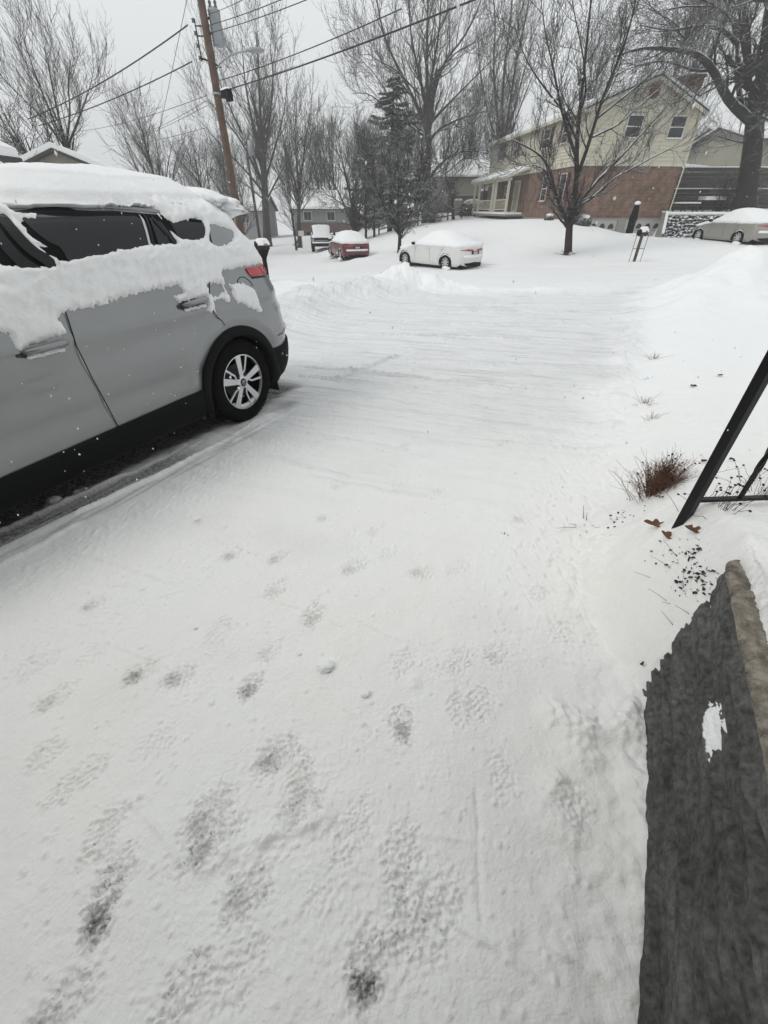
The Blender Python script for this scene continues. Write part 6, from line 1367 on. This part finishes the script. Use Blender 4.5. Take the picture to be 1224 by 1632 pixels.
# wrapped umbrella in the yard
q = at(1004, 366, 29); z_ = zg(q[0], 29); um = thing('garden_umbrella', 'tall black covered garden umbrella with snow on top, before the garage doors', 'umbrella', (q[0], 29, z_))
b = MB(); b.lathe([(0, -.1), (.17, -.1), (.20, .12), (.20, .5), (.22, .8), (.17, 1.15), (.13, 1.42), (0, 1.46)], (q[0], 29, z_), 'z', 10); b.build('cover', m_black, um)
b = MB(); b.blob((q[0], 29, z_+1.50), (.16, .16, .10), 3, 9, .12); b.build('snow_cap', m_farsnow, um, True)
b = MB(); b.blob((q[0]+.1, 28.9, z_), (.45, .35, .10), 8, 10, .2); b.build('foot_snow', m_farsnow, um, True)
m_bush = snow_on_top(M("hedge", (.03, .032, .024), .9, var=.4, scale=6), .45, .3, 4)
def bush(label, x, y, rad, h, seed, n=900, top_snow=True, twiggy=False, mt=None, zo=0):
    rg_ = np.random.default_rng(seed); z = zg(x, y)+zo; root = thing('bush', label, 'bush', (x, y, z))
    if twiggy:
        P = np.zeros((n//8, 6, 3)); a = rg_.random(n//8)*2*pi; t = np.linspace(0, 1, 6); s_ = rad*rg_.random(n//8)**.6
        P[..., 0] = x+(np.cos(a)*s_)[:, None]*(.3+.9*t); P[..., 1] = y+(np.sin(a)*s_)[:, None]*(.3+.7*t); P[..., 2] = z+h*rg_.uniform(.5, 1.1, n//8)[:, None]*t; P[:, 1:] += rg_.normal(size=P[:, 1:].shape)*h*.05
        r_ = np.broadcast_to(np.linspace(.02, .008, 6), P.shape[:2]); v, f = tubes(P, np.array(r_), 4); mk('stems', v, f, m_twig, root, True)
        P2, r2 = grow(P, np.array(r_), rg_, n=6, ln=h*.35, ang=.8, up=.05, seg_n=4, wig=.2, rr=.7, rmin=.007); v, f = tubes(P2, r2, 3); mk('twigs', v, f, m_twig, root, True)
    else:
        d = nrm(rg_.normal(size=(n*4, 3))); d[:, 2] = np.abs(d[:, 2]); k = rg_.uniform(.82, 1.03, n*4)[:, None]*(1+.10*pn(d[:, 0]*3, d[:, 1]*3, seed))[:, None]
        c = d*k*np.array([rad, rad*.7, h])+np.array([x, y, z]); L = rg_.uniform(.05, .13, n*4)[:, None]*min(1, rad); t1 = nrm(np.cross(d, rg_.normal(size=d.shape))); t2 = nrm(d*.6+np.cross(d, t1)+rg_.normal(size=d.shape)*.3)
        V = np.stack([c-t1*L*.4, c+t1*L*.4, c+t2*L+t1*L*.2, c+t2*L-t1*L*.2], 1).reshape(-1, 3); mk('foliage', V, np.arange(len(V)).reshape(-1, 4), mt or m_bush, root)
        b = MB(); b.blob((x, y, z+h*.02), (rad*.86, rad*.6, h*.86), seed, 10, .08); b.build('core', m_bush, root, True)
        if top_snow:
            b = MB(); b.blob((x, y, z+h*.80), (rad*.66, rad*.48, h*.24), seed+1, 14, .14); b.build('snow_cap', m_farsnow, root, True)
    return root
q = at(753, 336, 55); bush('snow capped clipped bush left of the porch of the brick house', q[0], 55, 1.55, 1.35, 71)
q = at(934, 356, 32); bush('low shrub with a snow cushion at the brick house corner', q[0], 32.5, .55, .55, 72, 300)
q = at(876, 352, 34); bush('tiny snow covered shrub under the ground floor windows', q[0], 34.2, .35, .35, 73, 150)
q = at(1150, 335, 36.6); bush('twiggy shrub on the terrace above the rough stone wall', q[0], 36.8, 1.0, 2.2, 74, 300, twiggy=True)
q = at(1182, 325, 36.6); bush('bramble around the foot of the huge old tree', q[0]-.2, 37.0, 1.5, 2.4, 75, 300, twiggy=True)
q = at(690, 360, 49); bush('snow dusted brushwood behind the rail fence', q[0], 49.6, 1.6, 1.0, 76, 500, twiggy=True)
q = at(650, 366, 46.5); bush('low snow dusted brushwood near the left end of the rail fence', q[0], 47.4, 1.4, .9, 77, 400, twiggy=True)
# rail fence
fc_ = [at(604, 372, 44), at(640, 364, 46), at(690, 357, 49), at(735, 350, 51.5), at(776, 346, 54)]
fn = thing('rail_fence', 'dark split rail fence climbing the snowy yard toward the porch', 'fence', (fc_[0][0], fc_[0][1], zg(fc_[0][0], fc_[0][1])))
L_ = [np.array(p[:2]) for p in fc_]; tt = []
for a, c_ in zip(L_[:-1], L_[1:]):
    n = max(1, int(round(np.linalg.norm(c_-a)/2.6)))
    for i in range(n): tt.append(a+(c_-a)*i/n)
tt.append(L_[-1]); tt = [np.array([p[0], p[1], zg(p[0], p[1])]) for p in tt]
for p in tt:
    b = MB(); b.box(p+np.array([0, 0, .48]), (.13, .13, 1.1)); po = b.build('post', m_dkwood, fn)
for a, c_ in zip(tt[:-1], tt[1:]):
    for h_ in (.38, .85):
        b = MB(); b.tube([a+[0, -.06, h_+random.uniform(-.04, .04)], c_+[0, -.06, h_+random.uniform(-.04, .04)]], .055, 6); b.build('rail', m_dkwood, fn)
# rough stone wall below the terrace
m_stone = snow_on_top(M("rubble", (.06, .056, .05), .95, var=.45, scale=4, bump=.5, bscale=9), .30, .25, 3.0, amount=.25)
sw_ = thing('stone_wall', 'rough dark rubble wall with snow in its joints, between garage and champagne saloon', 'wall', (19.6, 34.8, zg(19.5, 34.4)))
b = MB(); rs = random.Random(5); z0_ = zg(20, 34.4)-.25; ztop = zg(21, 35.6); nr = 9; rh = (ztop-z0_-.08)/nr
for row in range(nr):
    x = 19.45+.03*row; z = z0_+.08+row*rh
    while x < 31:
        w_ = rs.uniform(.20, .5); b.blob((x+w_/2, 34.74+rs.uniform(-.09, .07)+row*.02, z+rs.uniform(-.05, .05)), (w_*.55, .19, rh*.60), rs.randrange(900), 6, .30); x += w_*.95
b.build('stones', m_stone, sw_, False)
b = MB(); b.box((25.2, 34.98, ztop+.01), (11.4, .60, .16), top=.99); b.build('snow_cap', m_farsnow, sw_, True)
b = MB(); b.prism([(34.5, z0_-.2), (35.2, z0_-.2), (35.2, ztop+.05), (34.8, ztop+.05), (34.5, z0_+.5)], 19.36, 19.50, lambda u, v, w: (w, u, v)); b.build('end_slab', m_conc, sw_)
b = MB(); b.prism([(34.45, z0_+.50), (34.75, ztop+.055), (35.3, ztop+.055), (35.3, ztop+.13), (34.7, ztop+.13), (34.40, z0_+.56)], 19.34, 19.52, lambda u, v, w: (w, u, v)); b.build('slab_snow', m_farsnow, sw_)
# timber terraces
for (y_, x0_, x1_, lab, dz) in ((38.4, 20.6, 34, 'lower dark timber retaining wall on the hill right of the brick house', .0), (41.6, 20.8, 34, 'upper dark timber retaining wall with snow along its top edge', .10)):
    za_, zb_ = zg(24, y_-.5), zg(24, y_+.6); w_ = thing('timber_wall', lab, 'retaining wall', (x0_, y_, za_))
    n = 6
    for k in range(n):
        b = MB(); b.box(((x0_+x1_)/2, y_-.06+.004*k, za_-.15+(zb_-za_+.35+dz)*(k+.5)/n), (x1_-x0_, .16, (zb_-za_+.35+dz)/n-.018)); b.build('sleeper', m_dkwood, w_)
    b = MB(); b.box(((x0_+x1_)/2, y_-.02, zb_+.22+dz), (x1_-x0_, .24, .07), top=.99); b.build('snow_strip', m_farsnow, w_)
# wooden bench rack on the terrace
q = at(1093, 336, 36.2); z_ = zg(q[0], 36.6); bn = thing('wooden_bench', 'snow covered slatted wooden bench on the terrace above the rough stone wall', 'bench', (q[0], 36.6, z_))
for sx_ in (-.85, 0, .85):
    for yy_, hh_ in ((36.3, .48), (36.8, .98)): b = MB(); b.box((q[0]+sx_, yy_, z_+hh_/2), (.09, .09, hh_)); b.build('leg', m_dkwood, bn)
for k in range(3): b = MB(); b.box((q[0], 36.32+.17*k, z_+.50), (1.95, .13, .05)); b.build('seat_slat', m_dkwood, bn)
for k in range(3): b = MB(); b.box((q[0], 36.82+.02*k, z_+.62+.16*k), (1.95, .04, .10)); b.build('back_slat', m_dkwood, bn)
b = MB(); b.box((q[0], 36.48, z_+.57), (1.9, .45, .08), top=.94); b.build('snow_cover', m_farsnow, bn, False)
q = at(1128, 335, 37.2); z_ = zg(q[0], 37.2); tb = thing('snowy_table', 'boxy table shape wholly under snow, right of the wooden bench', 'table', (q[0], 37.2, z_))
for sx_ in (-.6, .6):
    for sy_ in (-.35, .35): b = MB(); b.box((q[0]+sx_, 37.2+sy_, z_+.3), (.08, .08, .66)); b.build('leg', m_dkwood, tb)
b = MB(); b.box((q[0], 37.2, z_+.66), (1.6, 1.0, .06)); b.build('top', m_dkwood, tb)
b = MB(); b.box((q[0], 37.2, z_+.80), (1.55, .96, .22), top=.9); b.build('snow_cover', m_farsnow, tb)
# ------------------------------------------------------------------ other houses
m_beige = M("beige_siding", (.30, .285, .235), .75, var=.05, scale=2); m_greys = M("grey_siding", (.20, .205, .205), .8, var=.05, scale=2); m_lil = M("pale_lilac_siding", (.26, .25, .26), .8)
def house2(label, x0, x1, y0, y1, z0, ze, rise, mt, low=None, zlow=None, axis='x', wins=(), over=.45, chim=None, yaw=0, porch=False):
    cx, cy = (x0+x1)/2, (y0+y1)/2; W_, D_ = x1-x0, y1-y0
    def HMx(V): V = np.asarray(V, float).reshape(-1, 3); x, y = V[:, 0]-cx, V[:, 1]-cy; return np.stack([cx+x*cos(yaw)-y*sin(yaw), cy+x*sin(yaw)+y*cos(yaw), V[:, 2]], -1)
    root = thing('house', label, 'house', (cx, cy, z0))
    zl = zlow if low else z0
    if low: b = MB(HMx); b.b2((x0+.03, y0+.03, z0-1), (x1-.03, y1-.03, zl)); b.build('lower_wall', low, root)
    b = MB(HMx); b.b2((x0, y0, zl if low else z0-1), (x1, y1, ze))
    if axis == 'x': b.prism([(y0, ze), (cy, ze+rise), (y1, ze)], x0+.001, x1-.001, lambda u, v, w: (w, u, v))
    else: b.prism([(x0, ze), (cx, ze+rise), (x1, ze)], y0+.001, y1-.001, lambda u, v, w: (u, w, v))
    b.build('wall', mt, root)
    hw = (D_ if axis == 'x' else W_)/2; sl_ = rise/hw
    for s_ in (-1, 1):
        for nm, t0, t1, m2 in (('roof', .0, .12, m_roof), ('roof_snow', .123, .32, m_farsnow)):
            e0 = hw+over-(.03 if nm == 'roof_snow' else 0); a0, a1 = (x0-over, x1+over) if axis == 'x' else (y0-over, y1+over)
            if nm == 'roof_snow': a0 += .03; a1 -= .03
            P = [(s_*e0, ze+rise-sl_*e0+t0), (0, ze+rise+t0), (0, ze+rise+t1), (s_*e0, ze+rise-sl_*e0+t1)]
            b = MB(HMx); b.prism(P if s_ > 0 else P[::-1], a0, a1, (lambda u, v, w: (w, cy+u, v)) if axis == 'x' else (lambda u, v, w: (cx+u, w, v))); b.build(nm, m2, root)
    for (wx_, wz_, ww, wh) in wins:
        b = MB(HMx); b.b2((wx_-ww/2-.08, y0-.05, wz_-wh/2-.08), (wx_+ww/2+.08, y0-.005, wz_+wh/2+.08)); f_ = b.build('window', m_sash, root)
        b = MB(HMx); b.b2((wx_-ww/2, y0-.075, wz_-wh/2), (wx_-.02, y0-.052, wz_+wh/2)); b.b2((wx_+.02, y0-.075, wz_-wh/2), (wx_+ww/2, y0-.052, wz_+wh/2)); b.build('pane', m_pane, f_)
    if chim: b = MB(HMx); b.box(chim, (.8, .8, 2)); c_ = b.build('chimney', m_brick2, root); b = MB(HMx); b.box((chim[0], chim[1], chim[2]+1.07), (.8, .8, .13), top=.8); b.build('chimney_snow', m_farsnow, c_)
    return root
house2('long low beige ranch house with snowy roof, left of the brick house', 5.6, 19.5, 62, 70, 1.05, 4.55, 1.5, m_beige, m_brick2, 2.75, 'x', [(8.0, 3.7, .8, .7)])
dk_ = thing('wooden_deck', 'dark wooden deck with snowy rails before the ranch house, behind the porch', 'deck', (12.9, 59.5, zg(12.9, 59.5)))
b = MB()
for x_ in (11.3, 12.7, 14.1): b.box((x_, 58.6, zg(12.9, 59.5)+1.7), (.14, .14, 3.4))
b.build('posts', m_dkwood, dk_) if False else None
for x_ in (11.3, 12.7, 14.1): b = MB(); b.box((x_, 58.6, zg(12.9, 59.5)+1.75), (.14, .14, 3.6)); b.build('post', m_dkwood, dk_)
for z_ in (1.9, 3.0, 3.45): b = MB(); b.box((12.7, 58.5, zg(12.9, 59.5)+z_), (2.9, .10, .16 if z_ > 2 else .3)); b.build('rail', m_dkwood, dk_)
b = MB(); b.b2((11.3, 58.7, zg(12.9, 59.5)+.2), (14.1, 61.8, zg(12.9, 59.5)+2.05)); b.build('floor', m_dkwood, dk_)
b = MB(); b.b2((11.35, 58.7, zg(12.9, 59.5)+2.06), (14.05, 61.7, zg(12.9, 59.5)+2.25)); b.build('snow_cover', m_farsnow, dk_)
q = at(729, 338, 57); z_ = zg(q[0], 57); ub = thing('utility_cabinet', 'small grey cabinet with snow cap between the crooked tree and the snow capped bush', 'utility cabinet', (q[0], 57, z_))
b = MB(); b.box((q[0], 57, z_+.65), (.85, .6, 1.3)); b.build('cabinet', m_conc, ub); b = MB(); b.box((q[0], 57, z_+1.39), (.85, .6, .16), top=.8); b.build('snow_cap', m_farsnow, ub)
house2('brown brick house with beige upper wall at the right edge behind the huge tree', 29.6, 44, 44, 53, 2.0, 6.0, 1.1, m_beige, m_brick2, 4.35, 'x', [(32.4, 3.1, 1.2, 1.2), (36, 3.1, 1.2, 1.2), (33, 5.2, 1.1, .9)])
house2('pale gabled house with snowy roof, seen between brick house and huge tree', 31.6, 38.2, 60, 70, 2.2, 6.2, 2.1, m_lil, None, None, 'y', [(34.8, 4.6, 1.0, 1.2)])
house2('low gabled house with broad snowy roof just over the SUV roof', -21.1, -12.1, 24, 37, -.9, 1.85, 1.75, m_beige, None, None, 'y', [(-16, 1.2, 1.2, 1.0)], yaw=R(17))
house2('unseen beige house added behind the photographer to shade and warm the near snow', -10, 9, -11, -1.9, -.2, 4.6, 2.0, m_beige, m_brick, 1.2, 'x', [])  # out of view, added to darken the nearest snow and bounce warm light
house2('pale house corner with snowy eave at the far left edge', -17.5, -10.3, 6.5, 14.2, -.4, 2.75, 1.5, m_beige, None, None, 'y', [(-13, 1.6, 1.0, 1.1)])
house2('hazy grey house with snowy roof above the pickup', -13.6, -5.2, 76, 84, -1.7, 1.55, 1.9, m_greys, m_brick2, -.2, 'x', [(-11.5, .6, 1.1, 1.0), (-8, .6, 1.1, 1.0)])
house2('hazy pale house behind the broad tree trunk', -28, -18, 76, 84, -1.9, 1.3, 1.7, m_lil, None, None, 'x', [(-25.5, .3, 1.1, 1.0), (-21, .3, 1.1, 1.0)])
house2('hazy house at the left, mostly behind the utility pole foot', -42, -31, 72, 80, -2.2, 1.1, 1.8, m_greys, None, None, 'x', [(-35, .2, 1.1, 1.0)])
house2('faint house behind the dark saplings', -3.5, 4.0, 88, 95, -1.0, 2.2, 1.7, m_lil, None, None, 'x', [(0, .9, 1.1, 1.0)])
# small things on the far street
q = at(480, 372, 56); z_ = zg(q[0], 56); sg = thing('street_sign', 'small pale square sign on a post across the far street', 'sign', (q[0], 56, z_))
b = MB(); b.tube([(q[0], 56, z_-.2), (q[0], 56, z_+1.7)], .04, 6); b.build('post', m_galv, sg); b = MB(); b.box((q[0], 55.93, z_+1.45), (.62, .03, .5)); b.build('panel', m_sash, sg)
q = at(471, 374, 58); z_ = zg(q[0], 58); sg = thing('road_barrier', 'slanted striped barrier board beside the small pale sign', 'barrier', (q[0], 58, z_))
b = MB(); b.tube([(q[0]-.4, 58, z_+.2), (q[0]+.5, 58, z_+1.3)], .09, 4); b.build('board', m_sash, sg)
b = MB(); b.tube([(q[0]-.2, 57.96, z_+.2), (q[0]+.6, 57.96, z_+1.15)], .07, 4); b.build('stripe', m_iron, sg); b = MB(); b.tube([(q[0], 58.05, z_-.1), (q[0], 58.05, z_+.9)], .04, 5); b.build('post', m_galv, sg)
# ------------------------------------------------------------------ falling snow and the air
rg = np.random.default_rng(5); n = 3200
Yf = .9+14*rg.random(n)**1.5; Xf = (rg.random(n)*2-1)*(.8+Yf*1.05); Zf = -.2+rg.random(n)*(2.0+Yf*.42)
keep = ~((bedge(Xf, Yf) > -.2) & (Zf < .8) & (Yf < 2)); Xf, Yf, Zf = Xf[keep], Yf[keep], Zf[keep]; n = len(Xf)
cl2 = (Xf-CAR_O[0])*CU[0]+(Yf-CAR_O[1])*CU[1]; cn2 = (Xf-CAR_O[0])*CN[0]+(Yf-CAR_O[1])*CN[1]; k2 = ~((np.abs(cn2) < .99) & (cl2 < 1.1) & (cl2 > -3.8) & (Zf < 1.95)); Xf, Yf, Zf = Xf[k2], Yf[k2], Zf[k2]; n = len(Xf)
sz = rg.uniform(.0014, .0032, n); o6 = np.array([[1, 0, 0], [0, 1, 0], [-1, 0, 0], [0, -1, 0], [0, 0, 1.5], [0, 0, -1.5]])
V = np.stack([Xf, Yf, Zf], -1)[:, None]+o6[None]*sz[:, None, None]*(1+.3*rg.normal(size=(n, 6, 1)))
f8 = np.array([[0, 1, 4], [1, 2, 4], [2, 3, 4], [3, 0, 4], [1, 0, 5], [2, 1, 5], [3, 2, 5], [0, 3, 5]]); F = (f8[None]+6*np.arange(n)[:, None, None]).reshape(-1, 3)
tag(mk('falling_snow', V.reshape(-1, 3), F, m_flake), 'small white flakes falling across the whole view', 'snowflakes', None, 'stuff')
HZ = bpy.data.materials.new("snowy_air"); HZ.use_nodes = True; t = HZ.node_tree; t.nodes.remove(t.nodes["Principled BSDF"]); pv = t.nodes.new("ShaderNodeVolumePrincipled")
pv.inputs['Density'].default_value = .0030; pv.inputs['Color'].default_value = (.99, .995, 1.0, 1); pv.inputs['Anisotropy'].default_value = 0
t.links.new(pv.outputs[0], t.nodes["Material Output"].inputs['Volume'])
b = MB(); b.b2((-132, -16, float(Z.min())-1), (132, 242, 32)); hz = b.build('haze', HZ); tag(hz, 'pale falling snow haze filling the air', 'haze', None, 'stuff')
